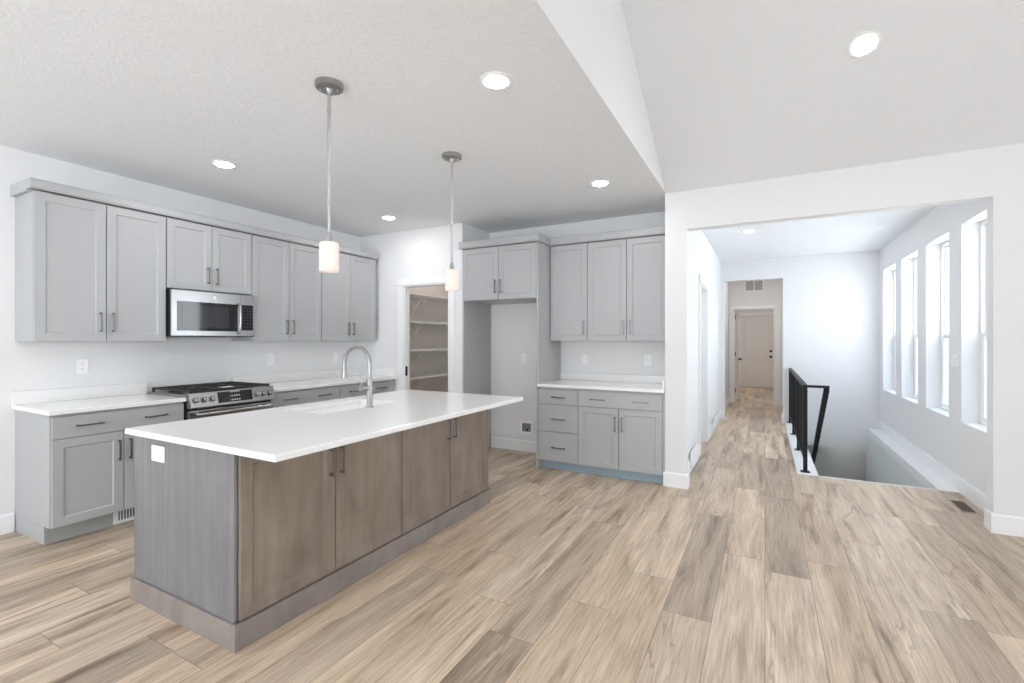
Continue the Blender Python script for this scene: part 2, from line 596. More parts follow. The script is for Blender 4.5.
def obj(name, mb, mat, parent=None, bevel=0.0, smooth=False, label=None):
    me = bpy.data.meshes.new(name)
    bm = bmesh.new()
    vs = [bm.verts.new(p) for p in mb.v]
    for q in mb.f:
        try:
            bm.faces.new([vs[i] for i in q])
        except ValueError:
            pass
    bmesh.ops.recalc_face_normals(bm, faces=bm.faces)
    if bevel:
        ed = [e for e in bm.edges if len(e.link_faces) == 2 and e.calc_face_angle(0) > 0.6]
        bmesh.ops.bevel(bm, geom=ed, offset=bevel, segments=2, affect='EDGES', profile=0.5, clamp_overlap=True)
    bm.to_mesh(me)
    bm.free()
    if smooth:
        for p in me.polygons:
            p.use_smooth = True
        me.set_sharp_from_angle(angle=math.radians(38))
    for m in (mat if isinstance(mat, (list, tuple)) else [mat]):
        me.materials.append(m)
    o = bpy.data.objects.new(name, me)
    C.objects.link(o)
    if parent is not None:
        o.parent = parent
    if label:
        o['label'] = label
    return o


def tag(o, label, cat, group=None):
    o['label'] = label
    o['category'] = cat
    if group:
        o['group'] = group
    return o


def thing(name, label, cat, loc=(0, 0, 0), rotz=0.0, group=None, rot=None):
    o = bpy.data.objects.new(name, None)
    o.empty_display_size = 0.1
    C.objects.link(o)
    o.location = loc
    o.rotation_euler = rot if rot else (0, 0, rotz)
    return tag(o, label, cat, group)


def struct(name, mb, mat, parent=None, bevel=0.0, label=None, cat=None, smooth=False):
    o = obj(name, mb, mat, parent, bevel, smooth)
    if parent is None:
        o['kind'] = 'structure'
        if label:
            tag(o, label, cat)
    return o


def struct_root(name, label, cat, loc=(0, 0, 0), rotz=0.0):
    o = thing(name, label, cat, loc, rotz)
    o['kind'] = 'structure'
    return o


# ------------------------------------------------------------------ room dimensions (metres, Z up, hallway runs along +Y)
XL = -4.745            # left kitchen wall
YP = 4.570             # pantry wall face
YF = 4.572             # face of the header wall
WT = 0.112             # its thickness
YB = 5.190             # back wall of the fridge and bar recess
XS = -0.815            # drop face between kitchen ceiling and vault
CZ = 2.743             # ceiling height
SL = 0.508             # vault slope
YR = 0.90              # ridge
ZR = CZ + SL * (YF - YR)
YREAR = YR - (YF - YR)
XE = 6.0               # right wall of the living room
XH0, XH1 = -0.69, 1.554  # hall walls
YH = 9.02              # hall far wall
YD = 11.40             # doorway wall in the back hall
YX = 15.30             # wall with the far door
CURB0, CURB1, YST = 0.29, 0.474, 5.616
XLEDGE = 1.41

# ------------------------------------------------------------------ floor, ceilings, walls
fl = MB()
fl.box(XL - 0.1, XE + 0.1, YREAR - 0.1, YST, -0.28, 0)
fl.box(XL - 0.1, CURB0, YST, YH + 0.12, -0.28, 0)
fl.box(-1.6, 1.2, YH + 0.12, YX + 0.2, -0.28, 0)
struct('floor', fl, M_FLOOR, label='wide oak-look plank floor running from the kitchen into the hall', cat='floor')

ce = MB()
ce.box(XL - 0.1, XS - 0.0005, YREAR - 0.1, 6.45, CZ, CZ + 0.12)
struct('ceiling', ce, M_CEIL, label='flat textured white ceiling over the kitchen', cat='ceiling')
ce = MB()
t = 0.12
ce.prism([(YF + 0.14, CZ - SL * 0.14 + 0.0), (YR, ZR), (YREAR - 0.14, CZ - SL * 0.14), (YREAR - 0.14, CZ - SL * 0.14 + t), (YR, ZR + t), (YF + 0.14, CZ - SL * 0.14 + t)], 'x', XS, XE + 0.1)
ce_v = struct('ceiling_vault', ce, M_CEIL, label='sloping white vaulted ceiling above the living side', cat='ceiling')
ce = MB()
ce.box(-0.83, XH1 + 0.2, YF + WT + 0.001, YH + 0.12, CZ, CZ + 0.12)
ce.box(-1.6, 1.2, YH + 0.12, YX + 0.2, CZ, CZ + 0.12)
struct('ceiling_hall', ce, M_CEIL, label='flat white ceiling above the hallway and stairs', cat='ceiling')

wa = MB()
wa.box(XL - 0.12, XL, YREAR - 0.12, 6.45, 0, CZ)
struct('wall_left', wa, M_WALL, label='white kitchen wall behind the range and wall cabinets', cat='wall')

# drop face between the two ceilings
wa = MB()
wa.prism([(YF, CZ + 0.0004), (YR, ZR + 0.06), (YREAR, CZ + 0.0004)], 'x', XS - 0.12, XS)
struct('wall_drop', wa, M_WALL, label='white triangular drop face between flat and sloping ceilings', cat='wall')

# pantry wall with doorway
PX0, PX1, PZ = -4.000, -3.306, 2.05
XA = -3.115            # left face of the refrigerator recess
wa = MB()
wa.box(XL, PX0, YP, YP + 0.08, 0, CZ)
wa.box(PX1, XA, YP, YP + 0.08, 0, CZ)
wa.box(PX0, PX1, YP, YP + 0.08, PZ, CZ)
wa.box(XA - 0.12, XA, YP + 0.08, 6.30, 0, CZ)
struct('wall_pantry', wa, M_WALL, label='white wall with the pantry doorway', cat='wall')
wa = MB()
wa.box(XL, -4.42, YP + 0.08, 6.30, 0, CZ)
wa.box(XL, XA, 6.30, 6.42, 0, CZ)
struct('wall_pantry_inside', wa, M_PANTRYPAINT, label='dim painted inside walls of the pantry', cat='wall')
wa = MB()
wa.box(XA, -0.83, YB, YB + 0.12, 0, CZ)
struct('wall_back', wa, M_WALL, label='white back wall of the refrigerator and bar recess', cat='wall')

# pillar + header + right part of the front wall
XO0, XO1, ZO = -0.636, 1.4326, 2.392
wa = MB()
wa.box(-0.826, XO0, YF, YF + WT, 0, CZ)
wa.box(XO0, XO1, YF, YF + WT, ZO, CZ)
wa.box(XO1, XE, YF, YF + WT, 0, CZ)
struct('wall_front', wa, M_WALL, label='white wall with the wide cased opening to the hallway', cat='wall')
# hall left wall with a doorway
DY0, DY1, DZ = 6.02, 6.80, 2.05
wa = MB()
wa.box(-0.826, XH0, YF + WT, DY0, 0, CZ)
wa.box(-0.826, XH0, DY1, YH, 0, CZ)
wa.box(-0.826, XH0, DY0, DY1, DZ, CZ)
wa.box(-0.90, -0.87, DY0 - 0.15, DY1 + 0.15, -0.1, DZ + 0.15)  # unseen board added behind the door to block leaking sky light
struct('wall_hall_left', wa, M_WALL, label='white hallway wall on the left, with a door', cat='wall')
# hall far wall
FX0, FX1, FZ = -0.622, 0.264, 2.400
wa = MB()
wa.box(-0.826, FX0, YH, YH + 0.12, 0, CZ)
wa.box(FX0, FX1, YH, YH + 0.12, FZ, CZ)
wa.box(FX1, XH1 + 0.19, YH, YH + 0.12, 0, CZ)
wa.box(CURB0, XLEDGE + 0.4, YH, YH + 0.12, -0.335, 0)
struct('wall_hall_far', wa, M_WALL, label='white wall at the end of the hall above the stairs', cat='wall')
# hall right wall with four windows
WZ0, WZ1 = 0.632, 2.408
WY = [(8.05, 8.80), (7.00, 7.735), (5.955, 6.685), (4.90, 5.63)]
wa = MB()
X0, X1 = XH1, XH1 + 0.19
wa.box(X0, X1, YF + WT, YH + 0.0, -0.1, WZ0)
wa.box(X0, X1, YF + WT, YH + 0.0, WZ1, CZ)
ys = [YF + WT] + [v for w in sorted(WY) for v in w] + [YH]
for k in range(0, len(ys), 2):
    wa.box(X0, X1, ys[k], ys[k + 1], WZ0, WZ1)
struct('wall_hall_right', wa, M_WALL, label='white hallway wall with four tall narrow windows', cat='wall')
# back hall and mud room
wa = MB()
HX1 = 0.42
wa.box(-0.826, -0.70, YH + 0.12, YD, 0, CZ)
wa.box(HX1, HX1 + 0.12, YH + 0.12, YD, 0, CZ)
struct('wall_back_hall', wa, M_WALL, label='dim walls of the back hall beyond the opening', cat='wall')
BX0, BX1, BZ = -0.600, 0.178, 2.04
wa = MB()
wa.box(-1.5, BX0, YD, YD + 0.12, 0, CZ)
wa.box(BX1, 1.1, YD, YD + 0.12, 0, CZ)
wa.box(BX0, BX1, YD, YD + 0.12, BZ, CZ)
struct('wall_doorway', wa, M_WALL, label='wall with a cased doorway and grille at the hall end', cat='wall')
EX0, EX1, EZ = -0.640, 0.225, 2.07
wa = MB()
wa.box(-1.5, EX0, YX, YX + 0.14, 0, CZ)
wa.box(EX1, 1.1, YX, YX + 0.14, 0, CZ)
wa.box(EX0, EX1, YX, YX + 0.14, EZ, CZ)
wa.box(EX0 - 0.1, EX1 + 0.1, YX + 0.141, YX + 0.18, -0.2, EZ + 0.1)  # unseen board added behind the far door, keeps sky out of its gaps
wa.box(-1.5, -1.38, YD + 0.12, YX, 0, CZ)
wa.box(0.98, 1.1, YD + 0.12, YX, 0, CZ)
struct('wall_entry', wa, M_WALL, label='walls of the small room around the far closed door', cat='wall')

# living room walls behind the camera, with their windows
def wall_with_holes_y(mb, x0, x1, y0, y1, z0, z1, holes):
    xs = x0
    for hx0, hx1, hz0, hz1 in sorted(holes):
        mb.box(xs, hx0, y0, y1, z0, z1)
        mb.box(hx0, hx1, y0, y1, z0, hz0) if hz0 > z0 + 1e-4 else None
        mb.box(hx0, hx1, y0, y1, hz1, z1)
        xs = hx1
    mb.box(xs, x1, y0, y1, z0, z1)


REAR = [(-3.7, -0.9, 0.02, 2.45), (0.6, 2.0, 0.03, 2.20), (3.0, 4.1, 0.75, 2.25)]
wa = MB()
wall_with_holes_y(wa, XL - 0.12, XE, YREAR - 0.14, YREAR, 0, CZ, REAR)
struct('wall_rear', wa, M_WALL, label='white wall behind the viewpoint with big windows', cat='wall')
RIGHT = [(-1.7, -0.7, 0.55, 2.3), (0.5, 1.5, 0.55, 2.3), (2.4, 3.5, 0.55, 2.4)]  # last window is unseen, added to light the drop face and island front
wa = MB()
ys = YREAR - 0.14
for a, b_, z0, z1 in RIGHT:
    wa.box(XE, XE + 0.14, ys, a, 0, CZ)
    wa.box(XE, XE + 0.14, a, b_, 0, z0)
    wa.box(XE, XE + 0.14, a, b_, z1, CZ)
    ys = b_
wa.box(XE, XE + 0.14, ys, YF + 0.14, 0, CZ)
wa.prism([(YF, CZ), (YR, ZR + 0.05), (YREAR, CZ)], 'x', XE, XE + 0.14)
struct('wall_right', wa, M_WALL, label='white living room wall out of view on the right', cat='wall')

# ------------------------------------------------------------------ stairwell
wa = MB()
wa.box(XLEDGE, XH1, YST, 9.20, -2.9, -0.02)
struct('wall_stair_right', wa, M_STAIRWALL, label='pale lower stairwell wall under the white ledge', cat='wall')
wa = MB()
wa.box(CURB0 + 0.06, CURB1 - 0.012, YST, YH + 0.12, -2.9, -0.02)
wa.box(CURB0 + 0.06, XLEDGE, YST - 0.12, YST - 0.02, -2.9, -0.28)
struct('wall_stair_left', wa, M_STAIRWALL, label='pale lower stairwell wall under the railing', cat='wall')
wa = MB()
wa.box(0.2, 3.2, 10.3, 10.42, -2.9, -0.28)
wa.box(3.1, 3.2, 5.4, 10.3, -2.9, -0.28)
wa.box(1.42, 3.2, 5.2, 10.42, -0.28, -0.12)
wa.box(0.2, 3.2, 5.2, 5.3, -2.9, -0.28)
wa.box(0.2, 0.3, 5.3, 10.3, -2.9, -0.28)
struct('wall_basement', wa, M_BASEMENT, label='grey basement wall at the foot of the stairs', cat='wall')
wa = MB()
wa.box(0.2, 3.2, 5.2, 10.42, -3.0, -2.9)
struct('floor_basement', wa, M_CARPET, label='carpeted basement floor below the stairs', cat='floor')
st = MB()
nr = 14
for k in range(nr - 1):
    z = -(k + 1) * 2.9 / nr
    st.box(CURB1 + 0.001, XLEDGE - 0.001, YST + 0.004 + k * 0.262, YST + 0.004 + (k + 1) * 0.262 + 0.02, z - 0.19, z)
struct('trim_1', st, M_CARPET, label='carpeted stair flight going down from the plank floor', cat='stairs')
tr = MB()
tr.box(CURB0, CURB1, YST - 0.004, YH - 0.001, -0.25, 0.012)
struct('trim_2', tr, M_TRIM, bevel=0.002, label='white curb board under the black railing', cat='trim')
tr = MB()
tr.box(XLEDGE - 0.012, XH1 - 0.001, YST - 0.002, YH - 0.001, -0.019, 0.006)
tr.box(XLEDGE - 0.012, XLEDGE - 0.001, YST + 0.002, YH - 0.001, -0.09, -0.02)
struct('trim_3', tr, M_TRIM, bevel=0.002, label='white ledge board along the wall below the hall windows', cat='trim')
tr = MB()
tr.box(CURB1 + 0.002, XLEDGE - 0.014, YST - 0.03, YST + 0.022, -0.025, 0.004)
struct('trim_4', tr, M_NOSING, bevel=0.003, label='pale stair nosing at the floor edge', cat='trim')

# ------------------------------------------------------------------ baseboards
BH, BT = 0.135, 0.015


def base_profile(mb, axis, a, b, face, sgn):
    """Baseboard with a small bevelled top. axis: 'x' or 'y' run; sgn: direction it sticks out."""
    pr = [(face, 0.0), (face + sgn * BT, 0.0), (face + sgn * BT, BH - 0.012), (face + sgn * BT * 0.45, BH), (face, BH)]
    if axis == 'y':
        mb.prism(pr, 'y', a, b)
    else:
        mb.prism(pr, 'x', a, b)


bb = MB()
base_profile(bb, 'y', YREAR + 0.02, 1.279, XL + 0.0005, 1)
struct('baseboard_left', bb, M_TRIM, label='white baseboard beside the left base cabinet', cat='baseboard')
bb = MB()
base_profile(bb, 'x', XA + 0.025, -2.155, YB - 0.0005, -1)
struct('baseboard_alcove', bb, M_TRIM, label='white baseboard in the refrigerator recess', cat='baseboard')
bb = MB()
base_profile(bb, 'x', -0.840, XO0 + 0.016, YF - 0.0005, -1)
base_profile(bb, 'y', YF - 0.0005, YF + WT, XO0 + 0.0005, 1)
struct('baseboard_pillar', bb, M_TRIM, label='white baseboard wrapping the foot of the narrow pillar', cat='baseboard')
bb = MB()
base_profile(bb, 'y', YF + WT + 0.001, DY0 - 0.092, XH0 + 0.0005, 1)
base_profile(bb, 'y', DY1 + 0.092, YH - 0.001, XH0 + 0.0005, 1)
base_profile(bb, 'x', XH0 + 0.016, FX0 + 0.001, YH - 0.0005, -1)
struct('baseboard_hall_left', bb, M_TRIM, label='white baseboard along the left hallway wall', cat='baseboard')
bb = MB()
base_profile(bb, 'x', FX1 - 0.001, CURB0 - 0.001, YH - 0.0005, -1)
base_profile(bb, 'y', YH - 0.015, YH + 0.12, FX1 - 0.0005, -1)
struct('baseboard_hall_far', bb, M_TRIM, label='short white baseboard at the far end of the railing', cat='baseboard')
bb = MB()
pr = [(XH1 - 0.0005, 0.0065), (XH1 - BT, 0.0065), (XH1 - BT, BH - 0.012), (XH1 - BT * 0.45, BH), (XH1 - 0.0005, BH)]
bb.prism(pr, 'y', YST, YH - 0.001)
base_profile(bb, 'y', YF + WT + 0.001, YST - 0.003, XH1 - 0.0005, -1)
struct('baseboard_hall_right', bb, M_TRIM, label='white baseboard below the hall windows', cat='baseboard')
bb = MB()
base_profile(bb, 'x', XO1 - 0.016, XE - 0.001, YF - 0.0005, -1)
base_profile(bb, 'y', YF - 0.0005, YF + WT, XO1 - 0.0005, -1)
struct('baseboard_right', bb, M_TRIM, label='white baseboard at the right end of the wide opening', cat='baseboard')
bb = MB()
base_profile(bb, 'y', YH + 0.121, YD - 0.001, -0.6995, 1)
base_profile(bb, 'x', BX1 + 0.115, HX1 - 0.02, YD - 0.0005, -1)
base_profile(bb, 'y', YH + 0.121, YD - 0.001, HX1 - 0.0005, -1)
struct('baseboard_back_hall', bb, M_TRIM, label='white baseboard round the dim back hall', cat='baseboard')

# ------------------------------------------------------------------ windows
def window_x(idx, y0, y1, z0, z1, xin, hung=True, label=''):
    """Window in a wall facing -X; frame begins at xin."""
    r = struct_root('window_%d' % idx, label, 'window', (xin, (y0 + y1) / 2, z0))
    w = (y1 - y0) / 2 - 0.002
    h = z1 - z0 - 0.002
    f = MB()
    T = 0.030
    for a, b_ in ((-w, -w + T), (w - T, w)):
        f.box(0.0, 0.066, a, b_, 0.002, h)
    f.box(0.0, 0.066, -w + T, w - T, 0.002, T)
    f.box(0.0, 0.066, -w + T, w - T, h - T, h)
    obj('window_frame', f, M_VINYL, r, bevel=0.003)
    mid = h * 0.44
    for nm, za, zb, xo in (('lower_sash', T, mid + 0.02, 0.005), ('upper_sash', mid - 0.02, h - T, 0.027)):
        s = MB()
        S = 0.028
        s.box(xo, xo + 0.02, -w + T, -w + T + S, za, zb)
        s.box(xo, xo + 0.02, w - T - S, w - T, za, zb)
        s.box(xo, xo + 0.02, -w + T + S, w - T - S, za, za + S)
        s.box(xo, xo + 0.02, -w + T + S, w - T - S, zb - S, zb)
        so = obj(nm, s, M_VINYL, r, bevel=0.002)
        p = MB()
        p.box(xo + 0.008, xo + 0.012, -w + T + S, w - T - S, za + S, zb - S)
        obj('pane', p, M_GLASS, so)
    if hung:
        s = MB()
        s.box(0.056, 0.058, -w + T, w - T, T, mid)
        obj('insect_screen', s, M_SCREEN, r)
    portal((xin + 0.09, (y0 + y1) / 2, (z0 + z1) / 2), (y1 - y0, z1 - z0), (-1, 0, 0))


for i, ((a, b_), lb) in enumerate(zip(WY, ('fourth tall window along the hall, the one nearest the far wall',
                                           'third tall window along the hall, left of the window pair',
                                           'second tall window along the hall, next to the light switch',
                                           'nearest tall hall window, partly cut off by the wall end'))):
    window_x(i + 1, a, b_, WZ0, WZ1, 1.677, True, lb)


def window_plain(idx, centre, w, h, rotz, label, n):
    r = struct_root('window_%d' % idx, label, 'window', centre, rotz)
    f = MB()
    T = 0.07
    f.box(-w / 2, -w / 2 + T, 0, 0.07, 0, h)
    f.box(w / 2 - T, w / 2, 0, 0.07, 0, h)
    f.box(-w / 2 + T, w / 2 - T, 0, 0.07, 0, T)
    f.box(-w / 2 + T, w / 2 - T, 0, 0.07, h - T, h)
    for k in range(1, n):
        x = -w / 2 + k * w / n
        f.box(x - 0.035, x + 0.035, 0, 0.07, T, h - T)
    obj('window_frame', f, M_VINYL, r, bevel=0.003)
    for k in range(n):
        p = MB()
        p.box(-w / 2 + k * w / n + 0.036, -w / 2 + (k + 1) * w / n - 0.036, 0.03, 0.035, T, h - T)
        obj('pane', p, M_GLASS, r)


for k, (a, b_, z0, z1) in enumerate(REAR):
    window_plain(5 + k, ((a + b_) / 2, YREAR - 0.13, z0), b_ - a - 0.004, z1 - z0 - 0.004, 0, ['big sliding window behind the viewpoint, kitchen end', 'rear living room window, nearer the kitchen', 'rear living room window, nearer the right corner'][k], 2)
    portal(((a + b_) / 2, YREAR - 0.15, (z0 + z1) / 2), (b_ - a, z1 - z0), (0, 1, 0))
for k, (a, b_, z0, z1) in enumerate(RIGHT):
    window_plain(8 + k, (XE + 0.13, (a + b_) / 2, z0), b_ - a - 0.004, z1 - z0 - 0.004, PI / 2, ['right living room window, toward the rear', 'right living room window, middle one', 'added unseen right living room window, toward the hallway'][k], 2)
    portal((XE + 0.15, (a + b_) / 2, (z0 + z1) / 2), (b_ - a, z1 - z0), (-1, 0, 0))

# ------------------------------------------------------------------ door casings
def casing(name, mb, label):
    struct(name, mb, M_TRIM, bevel=0.003, label=label, cat='door casing')


cs = MB()      # pantry doorway
cs.box(PX0 - 0.088, PX0 + 0.004, YP - 0.018, YP - 0.0005, 0, PZ + 0.002)
cs.box(PX1 - 0.004, PX1 + 0.088, YP - 0.018, YP - 0.0005, 0, PZ + 0.002)
cs.box(PX0 - 0.105, PX1 + 0.105, YP - 0.024, YP - 0.0005, PZ + 0.002, PZ + 0.082)
cs.box(PX0 - 0.0, PX0 + 0.016, YP - 0.0, YP + 0.09, 0, PZ)
cs.box(PX1 - 0.016, PX1 + 0.0, YP - 0.0, YP + 0.09, 0, PZ)
cs.box(PX0 + 0.016, PX1 - 0.016, YP, YP + 0.09, PZ - 0.016, PZ)
casing('trim_5', cs, 'white casing around the pantry doorway')
sp = MB()
sp.box(PX0 + 0.0165, PX0 + 0.019, YP + 0.008, YP + 0.046, 0.92, 1.04)
tag(obj('strike_plate', sp, M_BLACK), 'small black strike plate on the pantry door jamb', 'strike plate')

cs = MB()      # hall door
cs.box(XH0 + 0.0005, XH0 + 0.018, DY0 - 0.09, DY0 + 0.004, 0, DZ + 0.002)
cs.box(XH0 + 0.0005, XH0 + 0.018, DY1 - 0.004, DY1 + 0.09, 0, DZ + 0.002)
cs.box(XH0 + 0.0005, XH0 + 0.024, DY0 - 0.105, DY1 + 0.105, DZ + 0.002, DZ + 0.095)
cs.box(-0.826, XH0, DY0, DY0 + 0.016, 0, DZ)
cs.box(-0.826, XH0, DY1 - 0.016, DY1, 0, DZ)
cs.box(-0.826, XH0, DY0 + 0.016, DY1 - 0.016, DZ - 0.016, DZ)
casing('trim_6', cs, 'white casing around the door on the left hallway wall')
cs = MB()      # back hall doorway
cs.box(BX0 - 0.088, BX0 + 0.004, YD - 0.018, YD - 0.0005, 0, BZ + 0.002)
cs.box(BX1 - 0.004, BX1 + 0.105, YD - 0.018, YD - 0.0005, 0, BZ + 0.002)
cs.box(BX0 - 0.098, BX1 + 0.12, YD - 0.024, YD - 0.0005, BZ + 0.002, BZ + 0.06)
cs.box(BX0, BX0 + 0.016, YD, YD + 0.125, 0, BZ)
cs.box(BX1 - 0.016, BX1, YD, YD + 0.125, 0, BZ)
cs.box(BX0 + 0.016, BX1 - 0.016, YD, YD + 0.125, BZ - 0.016, BZ)
casing('trim_7', cs, 'white casing around the doorway at the end of the back hall')
cs = MB()      # far door frame
cs.box(EX0 - 0.08, EX0 + 0.004, YX - 0.018, YX - 0.0005, 0, EZ + 0.002)
cs.box(EX1 - 0.004, EX1 + 0.08, YX - 0.018, YX - 0.0005, 0, EZ + 0.002)
cs.box(EX0 - 0.095, EX1 + 0.095, YX - 0.024, YX - 0.0005, EZ + 0.002, EZ + 0.09)
casing('trim_8', cs, 'casing around the far closed door')


# ------------------------------------------------------------------ doors
def panel_door(mb, w, h, t, panels, stile=0.11):
    """Door slab facing -Y (y 0 front .. t back), with recessed panels on its front."""
    mb.box(0, w, 0.014, t, 0, h)
    zs = 0
    for z0, z1 in panels:
        mb.box(0, w, 0, 0.014, zs, z0)
        zs = z1
    mb.box(0, w, 0, 0.014, zs, h)
    for z0, z1 in panels:
        mb.box(0, stile, 0, 0.014, z0, z1)
        mb.box(w - stile, w, 0, 0.014, z0, z1)
        a, b_, c, d = stile + 0.03, w - stile - 0.03, z0 + 0.03, z1 - 0.03
        A = [(stile, 0.014, z0), (w - stile, 0.014, z0), (w - stile, 0.014, z1), (stile, 0.014, z1),
             (a, 0.006, c), (b_, 0.006, c), (b_, 0.006, d), (a, 0.006, d)]
        mb.add(A, [(0, 1, 5, 4), (1, 2, 6, 5), (2, 3, 7, 6), (3, 0, 4, 7), (4, 5, 6, 7)])


def knob(parent, x, z, mat=M_BLACK, name='door_knob', y=0.0):
    k = MB()
    k.lathe([(0.034, 0.0), (0.034, -0.008), (0.014, -0.012), (0.012, -0.03), (0.024, -0.038), (0.029, -0.052), (0.024, -0.064), (0.008, -0.068)], 20, (x, y, z), 'y')
    obj(name, k, mat, parent, smooth=True, label='black door knob')


d1 = struct_root('door_1', 'closed two-panel door with black knob and deadbolt at the hall end', 'door', (EX0 + 0.004, YX + 0.02, 0.008))
dm = MB()
DW = EX1 - EX0 - 0.008
panel_door(dm, DW, EZ - 0.012, 0.045, [(0.20, 0.80), (0.98, 1.93)])
obj('door_panel', dm, M_DOORPAINT, d1)
knob(d1, DW - 0.07, 0.885)
k = MB()
k.lathe([(0.033, 0), (0.033, -0.012), (0.026, -0.022)], 20, (DW - 0.07, 0, 1.045), 'y')
obj('deadbolt', k, M_BLACK, d1, smooth=True, label='black deadbolt')
s = MB()
s.box(0, DW, -0.03, 0.045, -0.008, -0.002)
obj('threshold', s, M_BRONZE, d1)

d2 = struct_root('door_2', 'white door standing open inside the back hall doorway, black hinges', 'door', (BX0 + 0.0175, YD + 0.124, 0.008), PI / 2 - 0.06)
dm = MB()
panel_door(dm, 0.70, BZ - 0.03, 0.036, [(0.20, 0.80), (0.98, 1.90)])
obj('door_panel', dm, M_DOORPAINT, d2)
knob(d2, 0.635, 0.92)
for z in (0.20, 1.0, 1.82):
    h = MB()
    h.lathe([(0.008, 0), (0.008, 0.10)], 12, (-0.006, -0.008, z))
    h.box(-0.004, 0.03, -0.003, -0.0005, z, z + 0.10)
    obj('hinge', h, M_BLACK, d2, label='black hinge')

d3 = struct_root('door_3', 'door set in the left hallway wall, seen almost edge-on', 'door', (-0.79, DY0 + 0.018, 0.008), PI / 2)
dm = MB()
panel_door(dm, DY1 - DY0 - 0.036, DZ - 0.03, 0.034, [(0.20, 0.80), (0.98, 1.90)])
obj('door_panel', dm, M_DOORPAINT, d3)
knob(d3, 0.06, 0.92)

# ------------------------------------------------------------------ cabinet hardware
def pull(parent, x, z, length=0.15, vertical=True, y=-0.019, name='handle'):
    """Satin nickel bar pull with two square feet."""
    m = MB()
    L2 = length / 2
    so = 0.030
    if vertical:
        m.box(x - 0.005, x + 0.005, y - so - 0.005, y - so + 0.005, z - L2, z + L2)
        for s in (-1, 1):
            zz = z + s * (L2 - 0.009)
            m.box(x - 0.0055, x + 0.0055, y - so + 0.004, y - 0.0002, zz - 0.006, zz + 0.006)
    else:
        m.box(x - L2, x + L2, y - so - 0.005, y - so + 0.005, z - 0.005, z + 0.005)
        for s in (-1, 1):
            xx = x + s * (L2 - 0.009)
            m.box(xx - 0.006, xx + 0.006, y - so + 0.004, y - 0.0002, z - 0.0055, z + 0.0055)
    obj(name, m, M_NICKEL, parent, bevel=0.001, label='satin nickel bar handle')


def cabinet(name, label, loc, rotz, w, depth, z0, z1, fronts, group=None, mat=None, toe=None, toe_mat=None, cat='cabinet', foot_left=False, foot_right=False, hollow=False, rec=0.008, ch=0.007):
    """Front faces local -Y. Carcass front at y=0; door faces stick out 19 mm."""
    mat = mat or M_CAB
    r = thing(name, label, cat, loc, rotz, group)
    b = MB()
    if hollow:      # open-topped carcass so that a sink can hang in it
        T = 0.018
        b.add([(0, 0, z0), (w, 0, z0), (w, depth, z0), (0, depth, z0), (0, 0, z1), (w, 0, z1), (w, depth, z1), (0, depth, z1),
               (T, T, z0 + T), (w - T, T, z0 + T), (w - T, depth - T, z0 + T), (T, depth - T, z0 + T), (T, T, z1), (w - T, T, z1), (w - T, depth - T, z1), (T, depth - T, z1)],
              [(0, 3, 2, 1), (0, 1, 5, 4), (1, 2, 6, 5), (2, 3, 7, 6), (3, 0, 4, 7), (8, 9, 10, 11), (8, 9, 13, 12), (9, 10, 14, 13), (10, 11, 15, 14), (11, 8, 12, 15),
               (4, 5, 13, 12), (5, 6, 14, 13), (6, 7, 15, 14), (7, 4, 12, 15)])
    else:
        b.box(0, w, 0, depth, z0, z1)
    obj('body', b, mat, r, bevel=0.0012)
    if toe is not None:
        k = MB()
        k.box(0.02 if foot_left else 0.0, w - (0.02 if foot_right else 0.0), toe, depth, 0.0, z0 - 0.0005)
        obj('toe_kick', k, toe_mat or mat, r)
        for flag, xa in ((foot_left, 0.0), (foot_right, w - 0.019)):
            if flag:
                k = MB()
                k.box(xa, xa + 0.019, toe - 0.002, depth, 0.0, z0 - 0.0005)
                obj('side_panel', k, mat, r)
    for fr in fronts:
        kind, xa, xb, za, zb, pulls = fr
        m = MB()
        if kind == 'door':
            m.shaker(xa, xb, za, zb, rec=rec, ch=ch)
            o = obj('door', m, mat, r)
        else:
            m.slab_front(xa, xb, za, zb)
            o = obj('drawer', m, mat, r)
        o.location = (0, -0.0006, 0)
        for px_, pz_, vert in pulls:
            pull(o, px_, pz_, vertical=vert)
    return r


G = 0.0028   # half gap between fronts
# --- wall cabinets over the range run (facing +X)
RX = PI / 2
UX = -4.427
UZ0, UZT = 1.358, 2.396
UG = 'grey wall cabinets above the range'


def wall_pair(label, y0, y1, ysplit, z0, zt, group, handle_z, depth=0.316):
    w = y1 - y0
    s = ysplit - y0
    fr = [('door', G, s - G, z0 + 0.002, zt, [(s - 0.038, handle_z, True)]),
          ('door', s + G, w - G, z0 + 0.002, zt, [(s + 0.038, handle_z, True)])]
    return cabinet('wall_cabinet', label, (UX, y0, 0), RX, w, depth, z0, zt - 0.001, fr, group)


wall_pair('tall grey double-door wall cabinet left of the microwave', 1.287, 2.096, 1.691, UZ0, UZT, UG, 1.505)
wall_pair('short grey double-door wall cabinet directly above the microwave', 2.099, 2.840, 2.467, 1.809, UZT, UG, 1.945)
wall_pair('grey double-door wall cabinet immediately right of the microwave', 2.843, 3.660, 3.254, UZ0, UZT, UG, 1.505)
wall_pair('grey double-door wall cabinet at the end by the pantry wall', 3.663, 4.502, 4.080, UZ0, UZT, UG, 1.505)
def crown_profile(front, back, z0, z1, sgn=1):
    """front/back horizontal coordinates; sgn +1 when front is larger."""
    return [(back, z0), (front - sgn * 0.006, z0), (front - sgn * 0.006, z0 + 0.006), (front, z0 + 0.010),
            (front, z1 - 0.012), (front + sgn * 0.004, z1 - 0.008), (front + sgn * 0.004, z1), (back, z1)]


